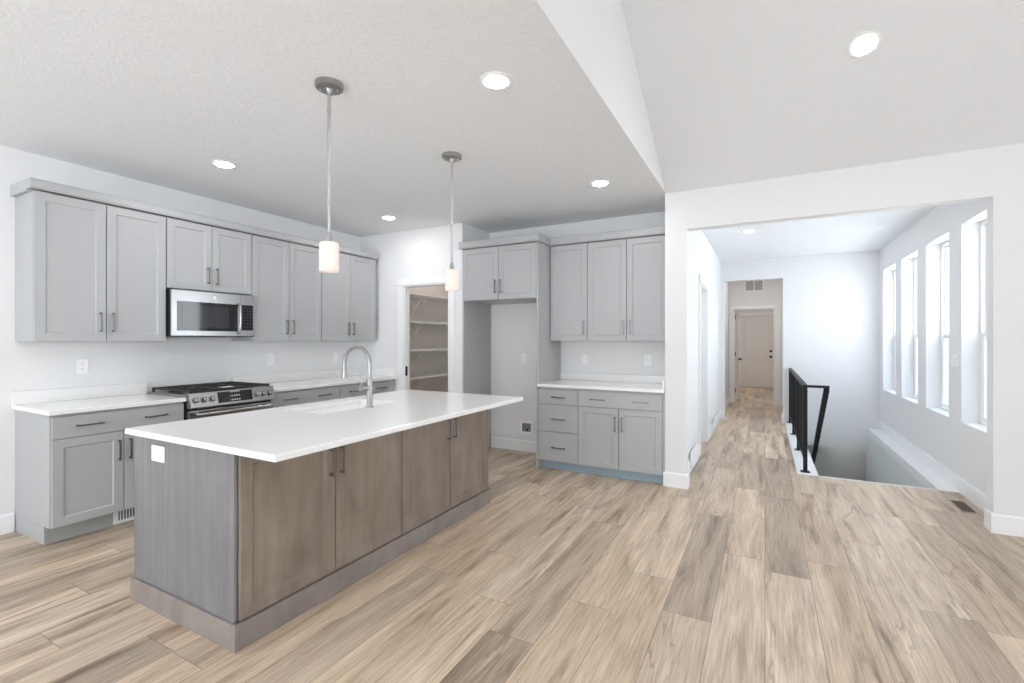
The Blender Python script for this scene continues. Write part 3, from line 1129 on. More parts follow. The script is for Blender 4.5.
m = MB()
m.prism([(XL + 0.001, 2.3955), (UX - 0.025, 2.3955)] + [(UX - 0.025, 2.4075)] + crown_profile(-4.380, XL + 0.001, 2.4075, 2.472)[1:], 'y', 1.262, 4.522)
tag(obj('crown_moulding', m, M_CAB), 'long grey crown board along the top of the range wall cabinets', 'moulding')

# --- base cabinets on the left wall (facing +X)
BX = -4.154
BG = 'grey base cabinets along the range wall'
KZ, CTZ, CTB = 0.122, 0.905, 0.875


def base_pair(label, y0, y1, ysplit, group, left=False, right=False):
    w = y1 - y0
    s = ysplit - y0
    x0 = G + (0.006 if left else 0)
    fr = [('drawer', x0, w - G, 0.711, 0.856, [(w * 0.25 - 0.0, 0.787, False), (w * 0.75, 0.787, False)]),
          ('door', x0, s - G, KZ + 0.003, 0.705, [(s - 0.034, 0.572, True)]),
          ('door', s + G, w - G, KZ + 0.003, 0.705, [(s + 0.034, 0.572, True)])]
    return cabinet('base_cabinet', label, (BX, y0, 0), RX, w, 0.589, KZ, CTB - 0.0005, fr, group, toe=0.085, toe_mat=M_TOEG, foot_left=left, foot_right=right)


base_pair('grey base cabinet at the left end, left of the range', 1.287, 2.096, 1.690, BG, left=True)
base_pair('grey base cabinet immediately right of the range', 2.846, 3.676, 3.262, BG)
base_pair('grey base cabinet in the corner by the pantry wall', 3.679, 4.520, 4.10, BG)
m = MB()
m.box(XL + 0.002, BX - 0.004, 4.5205, YP - 0.0005, 0.0, CTB - 0.0005)
tag(obj('filler_strip', m, M_CAB), 'narrow grey filler between corner base cabinet and pantry wall', 'filler')

# --- worktops left and right of the range
def worktop_left(name, label, y0, y1, side_splash=False):
    r = thing(name, label, 'worktop', (0, 0, 0))
    m = MB()
    m.box(XL + 0.001, -4.106, y0, y1, CTB, CTZ)
    obj('top', m, M_QUARTZ, r, bevel=0.003)
    m = MB()
    m.box(XL + 0.001, XL + 0.021, y0, y1 - (0.0215 if side_splash else 0.0), CTZ + 0.0003, 1.000)
    obj('backsplash', m, M_QUARTZ, r, bevel=0.002)
    if side_splash:
        m = MB()
        m.box(XL + 0.001, -4.125, y1 - 0.021, y1, CTZ + 0.0003, 1.000)
        obj('side_splash', m, M_QUARTZ, r, bevel=0.002)


worktop_left('worktop', 'short white quartz worktop on the base cabinet left of the range', 1.268, 2.098)
worktop_left('worktop', 'white quartz worktop running from the range to the pantry wall', 2.842, YP - 0.001, True)

# ------------------------------------------------------------------ gas range
rg = thing('gas_range', 'stainless slide-in gas range with black grates and six knobs', 'range', (0, 0, 0))
RY0, RY1 = 2.103, 2.838
m = MB()
m.box(XL + 0.03, -4.112, RY0, RY1, 0.06, 0.893)
obj('body', m, M_BLACK, rg, bevel=0.003)
m = MB()
m.box(XL + 0.022, -4.088, RY0 - 0.0, RY1 + 0.0, 0.9065, 0.921)
obj('cooktop', m, M_STEEL, rg, bevel=0.003)
m = MB()        # sloping control panel
m.prism([(-4.112, 0.815), (-4.058, 0.812), (-4.050, 0.822), (-4.078, 0.936), (-4.088, 0.940), (-4.112, 0.940)], 'y', RY0, RY1)
cp = obj('control_panel', m, M_STEEL, rg, bevel=0.002)
sl = Vector((-4.078 + 4.050, 0, 0.936 - 0.822)).normalized()      # up the panel
nrm = Vector((sl.z, 0, -sl.x))                                    # out of the panel


def on_panel(y, f, out=0.0):
    p = Vector((-4.050, 0, 0.822)) + Vector((-0.028, 0, 0.114)) * f + nrm * out
    return Vector((p.x, y, p.z))


m = MB()
vs = []
for o_ in (0.0004, 0.0022):
    vs += [on_panel(2.322, 0.14, o_), on_panel(2.622, 0.14, o_), on_panel(2.622, 0.92, o_), on_panel(2.322, 0.92, o_)]
m.add(vs, [(3, 2, 1, 0), (4, 5, 6, 7), (0, 1, 5, 4), (1, 2, 6, 5), (2, 3, 7, 6), (3, 0, 4, 7)])
obj('display', m, M_DISPLAYGLASS, rg, label='black glass touch display')
for y in (2.150, 2.213, 2.276, 2.668, 2.730, 2.792):
    m = MB()
    c0 = on_panel(y, 0.5)
    pts = [c0 + nrm * d for d in (0.0006, 0.006, 0.0061, 0.030, 0.033)]
    m.tube(pts, [0.029, 0.029, 0.023, 0.020, 0.017], 24)
    kn = obj('knob', m, M_STEEL, rg, smooth=True)
    m = MB()
    g0, g1 = c0 + nrm * 0.034 - sl * 0.016, c0 + nrm * 0.034 + sl * 0.016
    m.bar(g0, g1, 0.007, 0.012, up=nrm)
    obj('grip', m, M_STEEL, kn, bevel=0.001)
m = MB()
m.box(-4.112, -4.075, RY0 + 0.003, RY1 - 0.003, 0.22, 0.795)
dr = obj('oven_door', m, M_STEEL, rg, bevel=0.003)
m = MB()
m.box(-4.0748, -4.0725, RY0 + 0.07, RY1 - 0.07, 0.30, 0.72)
obj('oven_window', m, M_BLACKGLASS, dr)
m = MB()
m.tube([(-4.030, RY0 + 0.03, 0.765), (-4.030, RY1 - 0.03, 0.765)], 0.0135, 16)
for y in (RY0 + 0.06, RY1 - 0.06):
    m.box(-4.0752, -4.03, y - 0.012, y + 0.012, 0.755, 0.775)
obj('oven_handle', m, M_STEEL, dr, smooth=True)
m = MB()
m.box(-4.112, -4.078, RY0 + 0.003, RY1 - 0.003, 0.075, 0.21)
obj('warming_drawer', m, M_STEEL, rg, bevel=0.003)
for k, (ya, yb) in enumerate(((2.122, 2.352), (2.357, 2.583), (2.588, 2.818))):
    m = MB()
    xa, xb, zt = -4.700, -4.105, 0.958
    for y in (ya + 0.008, yb - 0.008):
        m.bar((xa, y, zt - 0.008), (xb, y, zt - 0.008), 0.016, 0.016)
    for x in (xa + 0.008, xb - 0.008, (xa + xb) / 2):
        m.bar((x, ya, zt - 0.008), (x, yb, zt - 0.008), 0.014, 0.016)
    for x in ((xa * 3 + xb) / 4, (xa + xb * 3) / 4):
        m.bar((x, ya, zt - 0.006), (x, yb, zt - 0.006), 0.011, 0.014)
        m.bar((x, (ya + yb) / 2, zt - 0.006), (x + 0.13, (ya + yb) / 2, zt - 0.006), 0.011, 0.014)
        m.bar((x, (ya + yb) / 2, zt - 0.006), (x - 0.13, (ya + yb) / 2, zt - 0.006), 0.011, 0.014)
    for x in (xa + 0.01, xb - 0.01):
        for y in (ya + 0.01, yb - 0.01):
            m.box(x - 0.008, x + 0.008, y - 0.008, y + 0.008, 0.9213, zt - 0.01)
    obj('grate', m, M_IRON, rg, bevel=0.0015)
for x, y in ((-4.55, 2.237), (-4.25, 2.237), (-4.40, 2.47), (-4.55, 2.703), (-4.25, 2.703)):
    m = MB()
    m.lathe([(0.048, 0), (0.048, 0.010), (0.034, 0.014), (0.034, 0.022), (0.028, 0.025)], 24, (x, y, 0.9213))
    obj('burner', m, M_IRON, rg, smooth=True)
m = MB()
m.add([(-4.20, 2.40, 0.9592), (-4.12, 2.40, 0.9592), (-4.12, 2.50, 0.9592), (-4.20, 2.50, 0.9592),
       (-4.20, 2.40, 0.9602), (-4.12, 2.40, 0.9602), (-4.12, 2.50, 0.9602), (-4.20, 2.50, 0.9602)],
      [(3, 2, 1, 0), (4, 5, 6, 7), (0, 1, 5, 4), (1, 2, 6, 5), (2, 3, 7, 6), (3, 0, 4, 7)])
tag(obj('paper_slip', m, M_PAPER), 'small white paper slip lying on the range grates', 'paper')

# ------------------------------------------------------------------ microwave
mw = thing('microwave', 'stainless over-the-range microwave with black glass door', 'microwave', (-4.372, 2.104, 1.401), RX)
MWW, MWH = 0.732, 0.396
m = MB()
m.box(0, MWW, 0, 0.368, 0, MWH)
obj('body', m, M_BLACK, mw, bevel=0.002)
m = MB()
m.box(0.001, 0.590, -0.022, -0.0005, 0.004, MWH - 0.001)
md = obj('door', m, M_STEEL, mw, bevel=0.003)
m = MB()
m.box(0.045, 0.552, -0.0242, -0.0225, 0.048, 0.300)
gd = obj('glass', m, M_BLACKGLASS, md, label='black glass door front')
m = MB()
m.box(0.085, 0.480, -0.0252, -0.0244, 0.080, 0.268)
obj('window', m, M_WINDOWGLASS, md, label='dark see-through cooking window')
m = MB()
pts = [(0.568, -0.024, 0.030), (0.568, -0.050, 0.045), (0.568, -0.056, 0.10), (0.568, -0.058, 0.17), (0.568, -0.056, 0.24), (0.568, -0.050, 0.290), (0.568, -0.024, 0.305)]
m.tube(pts, 0.0115, 14)
obj('handle', m, M_STEEL, md, smooth=True, label='curved stainless door handle')
m = MB()
m.lathe([(0.0135, -0.0225), (0.0135, -0.0255), (0.011, -0.0262)], 28, (0.352, 0, 0.350), 'y')
obj('badge', m, M_PLASTIC, md, smooth=True, label='small round bright badge')
m = MB()
m.box(0.592, MWW - 0.001, -0.022, -0.0005, 0.004, MWH - 0.001)
cpn = obj('control_panel', m, M_STEEL, mw, bevel=0.003)
m = MB()
m.box(0.602, MWW - 0.022, -0.0242, -0.0225, 0.060, 0.300)
obj('keypad', m, M_KEYS, cpn, label='black glass keypad')
m = MB()
m.box(0.10, 0.62, 0.03, 0.30, -0.006, -0.0005)
obj('grease_filter', m, M_SLOT, mw)

# ------------------------------------------------------------------ island (door fronts face +X)
IX = -2.068      # carcass front; door faces at about -2.048
IXB = -2.944
IY0, IY1 = 1.263, 3.380
IG = 'brown island cabinets'


def island_cab(label, y0, y1, near=False):
    w = y1 - y0
    s = w / 2
    fr = [('door', G + 0.001, s - G, 0.121, 0.868, [(s - 0.036, 0.716, True)]),
          ('door', s + G, w - G, 0.121, 0.868, [(s + 0.036, 0.716, True)])]
    return cabinet('island_cabinet', label, (IX, y0, 0), RX, w, 0.316, 0.118, CTB - 0.0005, fr, IG, mat=M_WOOD, rec=0.012, ch=0.012)


ymid = (IY0 + IY1) / 2
ic = island_cab('near half of the brown island, double-door cabinet by the pale end panel', IY0, ymid - 0.0005, True)
island_cab('far half of the brown island, double-door cabinet toward the refrigerator recess', ymid + 0.0005, IY1)
for ya, yb, lb, hol in ((IY0, 1.93, 'brown cabinet on the range-facing side of the island, near end', False),
                        (1.931, 2.83, 'brown sink cabinet on the range-facing side of the island', True),
                        (2.831, IY1, 'brown cabinet on the range-facing side of the island, far end', False)):
    w_ = yb - ya
    cabinet('island_cabinet', lb, (IXB + 0.020, yb, 0), -PI / 2, w_, 0.5385, 0.118, CTB - 0.0005,
            [('door', G, w_ / 2 - G, 0.121, 0.868, [(w_ / 2 - 0.036, 0.716, True)]), ('door', w_ / 2 + G, w_ - G, 0.121, 0.868, [(w_ / 2 + 0.036, 0.716, True)])],
            IG, mat=M_WOOD, hollow=hol)
m = MB()
m.box(IXB + 0.006, -2.062, 1.246, IY0 - 0.0008, 0.118, CTB - 0.0005)
ep = obj('end_panel', m, M_VENEER, bevel=0.0015)
tag(ep, 'veneer end panel, grey with painted-in cool daylight, closing the near end of the island', 'panel')
m = MB()
m.box(IXB + 0.006, -2.050, IY1 + 0.0005, IY1 + 0.018, 0.118, CTB - 0.0005)
tag(obj('end_panel', m, M_VENEER, bevel=0.0015), 'wood end panel closing the far end of the island', 'panel')
m = MB()
zt = 0.1165
m.box(IXB - 0.012, IX + 0.031, 1.236, 1.254, 0, zt)
m.box(IX + 0.013, IX + 0.031, 1.254, IY1 + 0.012, 0, zt)
m.box(IXB - 0.012, IX + 0.031, IY1 + 0.012, IY1 + 0.030, 0, zt)
m.box(IXB - 0.012, IXB + 0.006, 1.254, IY1 + 0.012, 0, zt)
tag(obj('island_plinth', m, M_PLINTH, bevel=0.002), 'wide wood base board around the foot of the island', 'plinth')

# worktop with a sink cut-out
def slab_with_hole(mb, x0, x1, y0, y1, z0, z1, hx0, hx1, hy0, hy1):
    e = 0.003
    def R(a, b_, c, d, z):
        return [(a, c, z), (b_, c, z), (b_, d, z), (a, d, z)]
    rings = [R(hx0, hx1, hy0, hy1, z0), R(x0 + e, x1 - e, y0 + e, y1 - e, z0), R(x0, x1, y0, y1, z0 + e), R(x0, x1, y0, y1, z1 - e),
             R(x0 + e, x1 - e, y0 + e, y1 - e, z1), R(hx0, hx1, hy0, hy1, z1)]
    vs = [p for r in rings for p in r]
    fs = []
    n = len(rings)
    for i in range(n):
        j = (i + 1) % n
        for k in range(4):
            k2 = (k + 1) % 4
            fs.append((i * 4 + k, i * 4 + k2, j * 4 + k2, j * 4 + k))
    mb.add(vs, fs)


SX0, SX1, SY0, SY1 = -2.815, -2.440, 2.035, 2.705
m = MB()
slab_with_hole(m, -2.966, -1.7374, 1.2164, 3.425, CTB, CTZ, SX0, SX1, SY0, SY1)
tag(obj('island_worktop', m, M_QUARTZ), 'big white quartz worktop overhanging the brown island', 'worktop')
# undermount sink
m = MB()
def rr(x0, x1, y0, y1, z, r, n=5):
    pts = []
    for cx, cy, a0 in ((x1 - r, y1 - r, 0), (x0 + r, y1 - r, 90), (x0 + r, y0 + r, 180), (x1 - r, y0 + r, 270)):
        for k in range(n + 1):
            a = math.radians(a0 + 90 * k / n)
            pts.append((cx + r * math.cos(a), cy + r * math.sin(a), z))
    return pts
rings = [rr(SX0 - 0.03, SX1 + 0.03, SY0 - 0.03, SY1 + 0.03, CTB - 0.002, 0.05), rr(SX0 - 0.002, SX1 + 0.002, SY0 - 0.002, SY1 + 0.002, CTB - 0.002, 0.035),
         rr(SX0 + 0.002, SX1 - 0.002, SY0 + 0.002, SY1 - 0.002, 0.70, 0.05), rr(SX0 + 0.02, SX1 - 0.02, SY0 + 0.02, SY1 - 0.02, 0.672, 0.05),
         rr(SX0 + 0.012, SX1 - 0.012, SY0 + 0.012, SY1 - 0.012, 0.660, 0.05), rr(SX0 - 0.012, SX1 + 0.012, SY0 - 0.012, SY1 + 0.012, 0.70, 0.05), rr(SX0 - 0.03, SX1 + 0.03, SY0 - 0.03, SY1 + 0.03, CTB - 0.010, 0.05)]
n = len(rings[0])
vs = [p for r in rings for p in r]
fs = []
for i in range(len(rings) - 1):
    if i == 3:
        continue
    for k in range(n):
        fs.append((i * n + k, i * n + (k + 1) % n, (i + 1) * n + (k + 1) % n, (i + 1) * n + k))
fs += [tuple(range(3 * n, 4 * n)), tuple(range(4 * n, 5 * n))]
for k in range(n):
    fs.append((k, (k + 1) % n, 6 * n + (k + 1) % n, 6 * n + k))
m.add(vs, fs)
sk = thing('sink', 'white undermount sink basin set in the island worktop', 'sink', (0, 0, 0))
obj('basin', m, M_PORCELAIN, sk, smooth=True)
m = MB()
m.lathe([(0.042, 0), (0.042, 0.003), (0.030, 0.004), (0.028, 0.001)], 24, ((SX0 + SX1) / 2, (SY0 + SY1) / 2, 0.6722))
obj('drain', m, M_FAUCET, sk, smooth=True)
# faucet: high arc, spout over the sink (-X), lever toward -Y
FXc, FYc = -2.400, 2.392
fa = thing('faucet', 'brushed nickel high-arc pull-down faucet on the island worktop', 'faucet', (FXc, FYc, CTZ + 0.0005))
m = MB()
m.lathe([(0.028, 0), (0.028, 0.006), (0.0225, 0.009), (0.0205, 0.012), (0.0205, 0.150), (0.0195, 0.155), (0.0195, 0.195), (0.0165, 0.203), (0.0125, 0.206)], 28)
obj('body', m, M_FAUCET, fa, smooth=True)
m = MB()
R0 = 0.122
pts = [(0, 0, 0.2065), (0, 0, 0.25), (0, 0, 0.296)]
for k in range(1, 17):
    a = PI * k / 16
    pts.append((-R0 + R0 * math.cos(a), 0, 0.296 + R0 * math.sin(a)))
pts += [(-2 * R0, 0, 0.27)]
m.tube(pts, 0.0130, 16)
obj('spout', m, M_FAUCET, fa, smooth=True)
m = MB()
m.lathe([(0.0135, 0.2695), (0.0160, 0.264), (0.0165, 0.225), (0.0175, 0.193), (0.0140, 0.190)], 24, (-2 * R0, 0, 0))
hd = obj('spray_head', m, M_FAUCET, fa, smooth=True)
m = MB()
m.box(-2 * R0 - 0.021, -2 * R0 - 0.016, -0.006, 0.006, 0.212, 0.252)
obj('spray_button', m, M_BLACK, hd, bevel=0.001, label='black spray button')
m = MB()
m.lathe([(0.0150, 0.030), (0.0170, 0.026), (0.0170, -0.082), (0.0150, -0.086)], 20, (0, 0, 0.135), 'y')
lv = obj('valve', m, M_FAUCET, fa, smooth=True)
m = MB()
m.tube([(0, -0.070, 0.148), (0, -0.072, 0.18), (0, -0.074, 0.225)], [0.006, 0.005, 0.0045], 12)
obj('lever', m, M_FAUCET, lv, smooth=True)

# ------------------------------------------------------------------ refrigerator recess
YC = 4.572       # carcass front of fridge and bar bases (door faces at about 4.59)
FRX0, FRX1 = XA + 0.022, -2.152
w = FRX1 - FRX0
s = -2.620 - FRX0
cabinet('wall_cabinet', 'deep grey double-door cabinet over the empty refrigerator recess', (FRX0, YC, 0), 0, w, YB - YC - 0.001, 1.822, 2.424,
        [('door', G - 0.012, s - G, 1.824, 2.414, [(s - 0.034, 1.97, True)]), ('door', s + G, w - G, 1.824, 2.414, [(s + 0.034, 1.97, True)])])
m = MB()
m.box(-2.1515, -2.131, 4.553, YB - 0.001, 0.0, 2.424)
tag(obj('side_panel', m, M_CAB, bevel=0.001), 'tall grey side panel right of the refrigerator recess', 'panel')
m = MB()
m.box(XA + 0.0008, XA + 0.0200, 4.572, YB - 0.001, 0.0, 2.424)
tag(obj('side_panel', m, M_CAB, bevel=0.001), 'tall grey side panel left of the refrigerator recess', 'panel')
m = MB()
m.prism([(YB - 0.001, 2.4265), (4.530, 2.4265), (4.530, 2.433), (4.524, 2.437), (4.524, 2.494), (4.520, 2.498), (4.520, 2.506), (YB - 0.001, 2.506)], 'x', XA - 0.02, -2.112)
# keep the crown clear of the pantry wall corner
m.v = [(max(x, XA + 0.0006) if y > YP - 0.0008 else x, y, z) for x, y, z in m.v]
tag(obj('crown_moulding', m, M_CAB), 'short grey crown board over the refrigerator recess cabinet', 'moulding')

# ------------------------------------------------------------------ bar recess
BLX0, BLX1 = -2.1300, -0.8275
BUY = 4.874
BUG = 'grey wall cabinets above the bar counter'
BZ0, BZT = 1.360, 2.414
x1 = -1.686
w = x1 - BLX0 - 0.001
cabinet('wall_cabinet', 'narrow grey single-door wall cabinet next to the tall side panel', (BLX0 + 0.0008, BUY, 0), 0, w, YB - BUY - 0.001, BZ0, 2.424,
        [('door', 0.010, w - G, BZ0 + 0.002, BZT, [(w - 0.040, 1.503, True)])], BUG)
w = BLX1 - x1 - 0.02
s = -1.262 - x1
cabinet('wall_cabinet', 'grey double-door wall cabinet above the bar counter next to the pillar', (x1, BUY, 0), 0, w, YB - BUY - 0.001, BZ0, 2.424,
        [('door', G, s - G, BZ0 + 0.002, BZT, [(s - 0.036, 1.503, True)]), ('door', s + G, w - G, BZ0 + 0.002, BZT, [(s + 0.034, 1.503, True)])], BUG)
m = MB()
m.box(BLX1 - 0.0195, BLX1 - 0.0005, BUY + 0.002, YB - 0.001, BZ0, 2.424)
tag(obj('filler_strip', m, M_CAB), 'narrow grey filler between bar wall cabinet and pillar', 'filler')
m = MB()
m.prism([(YB - 0.001, 2.4265), (4.832, 2.4265), (4.832, 2.433), (4.826, 2.437), (4.826, 2.494), (4.822, 2.498), (4.822, 2.506), (YB - 0.001, 2.506)], 'x', -2.1105, BLX1 + 0.0002)
tag(obj('crown_moulding', m, M_CAB), 'grey crown board over the bar wall cabinets', 'moulding')

xs = -1.682
w = xs - BLX0 - 0.001
BBG = 'grey bar base cabinets'
cabinet('base_cabinet', 'grey three-drawer base cabinet next to the refrigerator recess', (BLX0 + 0.0008, YC, 0), 0, w, YB - YC - 0.001, 0.095, CTB - 0.0005,
        [('drawer', G, w - G, 0.700, 0.850, [(w / 2 + 0.01, 0.773, False)]),
         ('drawer', G, w - G, 0.410, 0.694, [(w / 2 + 0.01, 0.543, False)]),
         ('drawer', G, w - G, 0.099, 0.404, [(w / 2 + 0.01, 0.245, False)])], BBG, toe=0.045, toe_mat=M_TOE)
w2 = BLX1 - xs - 0.019
s = -1.262 - xs
cabinet('base_cabinet', 'grey bar base cabinet with one wide drawer over two doors', (xs, YC, 0), 0, w2, YB - YC - 0.001, 0.095, CTB - 0.0005,
        [('drawer', G, w2 - G, 0.700, 0.850, [(w2 * 0.25, 0.773, False), (w2 * 0.75 + 0.01, 0.773, False)]),
         ('door', G, s - G, 0.099, 0.694, [(s - 0.034, 0.543, True)]),
         ('door', s + G, w2 - G, 0.099, 0.694, [(s + 0.034, 0.543, True)])], BBG, toe=0.045, toe_mat=M_TOE)
m = MB()
m.box(BLX1 - 0.0185, BLX1 - 0.0005, YC - 0.004, YB - 0.001, 0.0, CTB - 0.0005)
tag(obj('filler_strip', m, M_CAB), 'narrow grey filler between bar base cabinet and pillar', 'filler')
wt = thing('worktop', 'white quartz bar worktop in the recess left of the pillar', 'worktop', (0, 0, 0))
m = MB()
m.box(-2.1305, BLX1 - 0.0004, 4.531, YB - 0.001, CTB, CTZ)
m.v = [(x, y, z) for x, y, z in m.v]
obj('top', m, M_QUARTZ, wt, bevel=0.003)
m = MB()
m.box(-2.130, BLX1 - 0.022, YB - 0.021, YB - 0.001, CTZ + 0.0003, 0.988)
obj('backsplash', m, M_QUARTZ, wt, bevel=0.002)
m = MB()
m.box(BLX1 - 0.0215, BLX1 - 0.0006, 4.553, YB - 0.001, CTZ + 0.0003, 0.988)
obj('side_splash', m, M_QUARTZ, wt, bevel=0.002)

# ------------------------------------------------------------------ pantry shelves
for z, lb in ((1.982, 'topmost pantry shelf, above eye level'), (1.612, 'second pantry shelf from the top'),
              (1.231, 'third pantry shelf from the top'), (0.858, 'lowest visible pantry shelf, near worktop height')):
    r = thing('pantry_shelf', 'white ' + lb, 'shelf', (0, 0, 0), group='pantry shelves')
    m = MB()
    m.box(-4.4195, -4.078, YP + 0.095, 6.296, z - 0.014, z + 0.014)
    obj('board', m, M_SHELF, r, bevel=0.002)
    for y in (5.22, 6.20):
        m = MB()
        m.bar((-4.412, y, z - 0.20), (-4.235, y, z - 0.022), 0.010, 0.016)
        m.box(-4.4195, -4.409, y - 0.012, y + 0.012, z - 0.235, z - 0.0145)
        m.box(-4.4085, -4.11, y - 0.012, y + 0.012, z - 0.022, z - 0.0145)
        obj('bracket', m, M_SHELF, r)

# ------------------------------------------------------------------ pendants
PG = 'pendant lights over the island'
CORD_TOP = CZ


def pendant(loc, label):
    r = thing('pendant_light', label, 'pendant light', loc, group=PG)
    m = MB()
    m.lathe([(0.073, -0.0005), (0.073, -0.022), (0.066, -0.028), (0.020, -0.030), (0.014, -0.040), (0.012, -0.060)], 36)
    cn = obj('canopy', m, M_FAUCET, r, smooth=True)
    for a in (0.6, 0.6 + PI):
        m = MB()
        m.lathe([(0.006, -0.0285), (0.006, -0.036), (0.003, -0.040)], 12, (0.045 * math.cos(a), 0.045 * math.sin(a), 0))
        obj('screw', m, M_NICKEL, cn, smooth=True)
    m = MB()
    m.lathe([(0.0085, -0.0605), (0.0085, -0.130), (0.0105, -0.132), (0.0105, -0.150), (0.0085, -0.152), (0.0085, -0.797)], 16)
    obj('rod', m, M_ROD, r, smooth=True)
    m = MB()
    m.lathe([(0.0105, -0.7975), (0.012, -0.810), (0.016, -0.834), (0.017, -0.848)], 20)
    obj('socket_cap', m, M_FAUCET, r, smooth=True)
    m = MB()
    zt, zb, R = -0.848, -1.007, 0.0505
    prof = [(0.018, zt - 0.0005), (0.040, zt - 0.0015), (R - 0.003, zt - 0.006), (R, zt - 0.014), (R, zb),
            (R - 0.004, zb), (R - 0.004, zt - 0.016), (R - 0.007, zt - 0.011), (0.040, zt - 0.007), (0.018, zt - 0.006)]
    m.lathe(prof + [prof[0]], 40, caps=False)
    obj('shade', m, M_SHADE, r, smooth=True, label='frosted white glass cylinder shade, lit')
    m = MB()
    m.lathe([(0.012, zt - 0.007), (0.013, zt - 0.040), (0.022, zt - 0.075), (0.027, zt - 0.105), (0.022, zt - 0.130), (0.008, zt - 0.140)], 20)
    obj('bulb', m, M_BULB, r, smooth=True)
    l = bpy.data.lights.new('pendant_bulb_light', 'POINT')
    l.energy = LAMP_PENDANT
    l.color = (1.0, 0.86, 0.74)
    l.shadow_soft_size = 0.028
    lo = bpy.data.objects.new('pendant_bulb_light', l)
    lo.location = (0, 0, zt - 0.112)
    lo.parent = r
    C.objects.link(lo)


pendant((-2.058, 1.758, CZ), 'nearer pendant light with white glass shade over the island')
pendant((-2.049, 2.868, CZ), 'farther pendant light with white glass shade over the island')


# ------------------------------------------------------------------ recessed lights
def downlight(loc, label, rot=(0, 0, 0), group='recessed kitchen ceiling lights', lens=None):
    r = thing('recessed_light', label, 'ceiling light', loc, group=group, rot=rot)
    m = MB()
    m.lathe([(0.088, -0.0005), (0.088, -0.004), (0.080, -0.007), (0.064, -0.006), (0.062, -0.0008)], 40)
    obj('trim_ring', m, M_PLASTIC, r, smooth=True)
    m = MB()
    m.lathe([(0.0615, -0.0075), (0.058, -0.0095), (0.03, -0.0105)], 40)
    obj('lens', m, lens or M_LENS, r, smooth=True)


downlight((-1.255, 2.155, CZ), 'lit recessed light in the flat ceiling right of the near pendant')
downlight((-3.715, 2.168, CZ), 'lit recessed light in the ceiling above the microwave side')
downlight((-3.709, 3.990, CZ), 'lit recessed light near the pantry end of the kitchen ceiling')
downlight((-1.270, 3.988, CZ), 'lit recessed light in front of the bar wall cabinets')
downlight((-1.255, 0.33, CZ), 'added unseen kitchen fill light nearest the viewpoint, on the vault side')  # this and the next: unseen, added to brighten the refrigerator recess
downlight((-3.712, 0.33, CZ), 'added unseen kitchen fill light nearest the viewpoint, on the wall side')
downlight((-0.178, 6.63, CZ), 'lit recessed light in the hallway ceiling', group='', lens=M_LENS_SOFT)
downlight((0.546, 3.634, CZ + SL * (YF - 3.634)), 'lit recessed light in the sloping vaulted ceiling', rot=(-math.atan(SL), 0, 0), group='')


downlight((-0.15, 10.25, CZ), 'added fill light in the back hall ceiling, unseen above the opening', group='', lens=M_LENS_HALL_FILL)  # unseen lamp added to brighten the back hall
downlight((-0.20, 13.40, CZ), 'added unseen fill light in the small end room before the far door', group='', lens=M_LENS_ENTRY_FILL)  # unseen lamp added to brighten the far door and its room
downlight((-3.75, 5.40, CZ), 'recessed light in the pantry ceiling', group='', lens=M_LENS_DIM)
# ------------------------------------------------------------------ outlets, switches, vents
def plate(name, label, loc, rotz, kind='outlet', w=0.072, h=0.116, cat='outlet', gang=1):
    """Wall plate facing local -Y, centre at origin."""
    r = thing(name, label, cat, loc, rotz)
    m = MB()
    m.box(-w / 2, w / 2, -0.006, -0.0004, -h / 2, h / 2)
    obj('cover_plate', m, M_PLASTIC, r, bevel=0.0025)
    horizontal = w > h and gang == 1
    for g in range(gang):
        cx = (g - (gang - 1) / 2) * 0.046
        if kind == 'outlet':
            for s_ in (-1, 1):
                m = MB()
                if horizontal:
                    c = (s_ * 0.020 + cx, 0)
                else:
                    c = (cx, s_ * 0.020)
                m.box(c[0] - 0.0145, c[0] + 0.0145, -0.0078, -0.0062, c[1] - 0.0145, c[1] + 0.0145)
                so = obj('socket', m, M_PLASTIC, r, bevel=0.0007)
                m = MB()
                for dx in (-0.006, 0.006):
                    m.box(c[0] + dx - 0.0013, c[0] + dx + 0.0013, -0.0082, -0.0079, c[1] - 0.001, c[1] + 0.008)
                m.box(c[0] - 0.002, c[0] + 0.002, -0.0082, -0.0079, c[1] - 0.010, c[1] - 0.006)
                obj('slots', m, M_SLOT, so)
        else:
            m = MB()
            m.prism([(-0.0062, -0.033), (-0.0075, -0.033), (-0.0105, 0.033), (-0.0062, 0.033)], 'x', cx - 0.0165, cx + 0.0165)
            obj('rocker', m, M_PLASTIC, r, bevel=0.0007)
    return r


plate('power_outlet', 'white power outlet on the left wall above the short worktop', (XL, 1.665, 1.160), RX)
plate('power_outlet', 'white power outlet above the worktop just right of the range', (XL, 3.267, 1.158), RX)
plate('light_switch', 'white switch plate on the left wall behind the faucet', (XL, 4.139, 1.157), RX, 'switch', cat='switch')
plate('power_outlet', 'white power outlet set sideways in the island end panel', (-2.690, 1.2458, 0.797), 0, w=0.122, h=0.080)
plate('power_outlet', 'white power outlet in the middle of the refrigerator recess wall', (-2.625, YB, 1.147), 0)
plate('power_outlet', 'white outlet under the narrow bar wall cabinet', (-1.832, YB, 1.148), 0, 'switch', cat='outlet')
plate('power_outlet', 'white power outlet above the right end of the bar worktop', (-1.118, YB, 1.150), 0)
plate('light_switch', 'white switch plate between the two nearest hall windows', (XH1, 5.768, 1.175), -PI / 2, 'switch', w=0.118, cat='switch', gang=2)

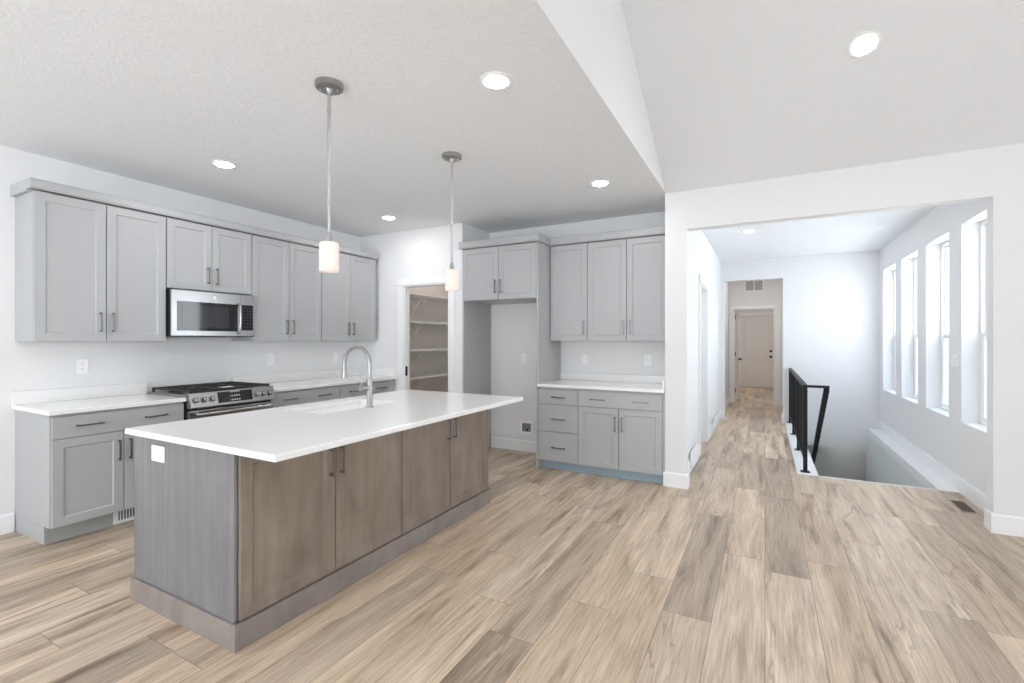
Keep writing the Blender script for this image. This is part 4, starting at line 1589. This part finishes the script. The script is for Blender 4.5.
# refrigerator water box
wb = thing('water_outlet_box', 'white recessed water outlet box low in the refrigerator recess', 'valve box', (-2.585, YB, 0.293), 0)
m = MB()
W2, H2 = 0.090, 0.080
for a in ((-W2, W2, -H2, -H2 + 0.028), (-W2, W2, H2 - 0.028, H2), (-W2, -W2 + 0.028, -H2 + 0.028, H2 - 0.028), (W2 - 0.028, W2, -H2 + 0.028, H2 - 0.028)):
    m.box(a[0], a[1], -0.010, -0.0005, a[2], a[3])
obj('frame', m, M_PLASTIC, wb, bevel=0.002)
m = MB()
m.box(-W2 + 0.029, W2 - 0.029, -0.003, -0.0006, -H2 + 0.029, H2 - 0.029)  # flat plate, the shade of the box interior painted grey
obj('recess', m, M_SLOT, wb, label='flat grey plate with the recess shade in its colour')
m = MB()
m.lathe([(0.012, -0.0035), (0.012, -0.018), (0.006, -0.022)], 16, (0.015, 0, -0.026), 'y')
obj('valve', m, M_BLACK, wb, smooth=True, label='dark water valve')

# toe-kick register under the left base cabinet
tr_ = thing('toe_kick_register', 'white air register in the toe kick of the left base cabinet', 'air vent', (-4.2392, 1.665, 0.004), RX)
m = MB()
m.box(0, 0.32, -0.010, -0.0005, 0.0, 0.022)
m.box(0, 0.32, -0.010, -0.0005, 0.092, 0.108)
m.box(0, 0.03, -0.010, -0.0005, 0.022, 0.092)
m.box(0.29, 0.32, -0.010, -0.0005, 0.022, 0.092)
obj('frame', m, M_PLASTIC, tr_, bevel=0.002)
m = MB()
m.box(0.0305, 0.2895, -0.002, -0.0006, 0.0225, 0.0915)
obj('backing', m, M_DARK, tr_)
m = MB()
for k in range(14):
    x = 0.040 + k * 0.0186
    m.box(x, x + 0.007, -0.009, -0.0022, 0.0225, 0.0915)
obj('louvre', m, M_PLASTIC, tr_)

# floor register by the hall window wall
fr_ = thing('floor_register', 'brown floor register with wood rim by the hall window wall', 'air vent', (1.432, 5.155, 0.0005), 0)
m = MB()
a, b_ = 0.062, 0.170
m.box(-a, a, -b_, -b_ + 0.018, 0, 0.005)
m.box(-a, a, b_ - 0.018, b_, 0, 0.005)
m.box(-a, -a + 0.018, -b_ + 0.018, b_ - 0.018, 0, 0.005)
m.box(a - 0.018, a, -b_ + 0.018, b_ - 0.018, 0, 0.005)
obj('rim', m, M_WOODTRIM, fr_, bevel=0.001)
m = MB()
m.box(-a + 0.0185, a - 0.0185, -b_ + 0.0185, b_ - 0.0185, 0, 0.0012)
obj('backing', m, M_DARK, fr_)
m = MB()
for k in range(16):
    y = -b_ + 0.026 + k * 0.0188
    m.box(-a + 0.0185, a - 0.0185, y, y + 0.007, 0.0014, 0.0045)
obj('louvre', m, M_BRONZE, fr_)


def wall_register(name, label, loc, rotz, w, h, n):
    r = thing(name, label, 'air vent', loc, rotz)
    m = MB()
    T = 0.022
    m.box(-w / 2, w / 2, -0.009, -0.0005, 0, T)
    m.box(-w / 2, w / 2, -0.009, -0.0005, h - T, h)
    m.box(-w / 2, -w / 2 + T, -0.009, -0.0005, T, h - T)
    m.box(w / 2 - T, w / 2, -0.009, -0.0005, T, h - T)
    obj('frame', m, M_PLASTIC, r, bevel=0.0015)
    m = MB()
    m.box(-w / 2 + T, w / 2 - T, -0.0015, -0.0006, T, h - T)
    obj('backing', m, M_REGSHADE, r)
    m = MB()
    hh = h - 2 * T
    for k in range(n):
        z = T + (k + 0.5) * hh / n
        m.add([(-w / 2 + T, -0.0018, z + hh / n * 0.35), (w / 2 - T, -0.0018, z + hh / n * 0.35), (w / 2 - T, -0.008, z - hh / n * 0.25), (-w / 2 + T, -0.008, z - hh / n * 0.25),
               (-w / 2 + T, -0.0018, z + hh / n * 0.50), (w / 2 - T, -0.0018, z + hh / n * 0.50), (w / 2 - T, -0.008, z - hh / n * 0.10), (-w / 2 + T, -0.008, z - hh / n * 0.10)],
              [(0, 1, 2, 3), (7, 6, 5, 4), (0, 4, 5, 1), (1, 5, 6, 2), (2, 6, 7, 3), (3, 7, 4, 0)])
    obj('louvre', m, M_PLASTIC, r)
    return r


wall_register('wall_register', 'white wall register low on the left hall wall near the pillar', (XH0 + 0.0155, 5.42, 0.012), RX, 0.60, 0.205, 10)
wall_register('wall_register', 'white wall register low on the left hall wall past the door', (XH0 + 0.0155, 7.85, 0.012), RX, 0.60, 0.205, 10)
gv = thing('return_air_grille', 'grey return air grille above the doorway in the back hall', 'air vent', (-0.205, YD, 2.42), 0)
m = MB()
w, h, T = 0.37, 0.245, 0.022
for a in ((-w / 2, w / 2, 0, T), (-w / 2, w / 2, h - T, h), (-w / 2, -w / 2 + T, T, h - T), (w / 2 - T, w / 2, T, h - T), (-0.009, 0.009, T, h - T)):
    m.box(a[0], a[1], -0.010, -0.0005, a[2], a[3])
obj('frame', m, M_PLASTIC, gv)
m = MB()
m.box(-w / 2 + T, w / 2 - T, -0.0015, -0.0006, T, h - T)
obj('backing', m, M_DARK, gv)
m = MB()
for k in range(14):
    z = T + 0.006 + k * 0.0142
    for a, b_ in ((-w / 2 + T, -0.009), (0.009, w / 2 - T)):
        m.box(a, b_, -0.008, -0.002, z, z + 0.006)
obj('louvre', m, M_PLASTIC, gv)
ds = MB()
ds.lathe([(0.012, 0), (0.012, -0.006), (0.006, -0.010), (0.006, -0.060), (0.010, -0.064), (0.010, -0.075)], 14, (0.335, YD - 0.016, 0.055), 'y')
tag(obj('door_stop', ds, M_BLACK, smooth=True), 'small black door stop on the baseboard in the back hall', 'door stop')

# ------------------------------------------------------------------ black stair railing
RXc = 0.366
rl = thing('stair_railing', 'black metal guard railing on the white curb beside the stairs', 'railing', (RXc, 5.70, 0.0125))
zt = 0.895
posts = [0.0, 1.09, 2.18, 3.27]
m = MB()
m.box(-0.024, 0.024, -0.024, YH - 5.70 - 0.002, zt - 0.0125 - 0.012, zt)
m.box(0.024, 0.208, -0.024, 0.024, zt - 0.0125 - 0.012, zt)
obj('top_rail', m, M_BLACK, rl, bevel=0.002)
m = MB()
m.bar((0, 0, 0.115), (0, YH - 5.70 - 0.004, 0.115), 0.020, 0.020)
obj('bottom_rail', m, M_BLACK, rl)
for k, y in enumerate(posts):
    m = MB()
    hw = 0.019
    m.box(-hw, hw, y - hw, y + hw, 0.006, zt - 0.025)
    po = obj('post', m, M_BLACK, rl, bevel=0.001)
    m = MB()
    m.box(-0.042, 0.042, y - 0.042, y + 0.042, 0.0, 0.007)
    obj('post_flange', m, M_BLACK, po, bevel=0.001)
for a, b_ in zip(posts[:-1], posts[1:]):
    n = 9
    for k in range(1, n + 1):
        y = a + (b_ - a) * k / (n + 1)
        m = MB()
        m.box(-0.0065, 0.0065, y - 0.0065, y + 0.0065, 0.125, zt - 0.0255)
        obj('baluster', m, M_BLACK, rl)
hr = MB()
x_, y_, z_ = 0.185, 0.0, zt - 0.035
hr.bar((x_, y_ + 0.005, z_), (x_, y_ + 2.9, z_ - 0.69 * 2.9), 0.048, 0.040)
obj('hand_rail', hr, M_BLACK, rl, bevel=0.002, label='black handrail sloping down into the stairwell')
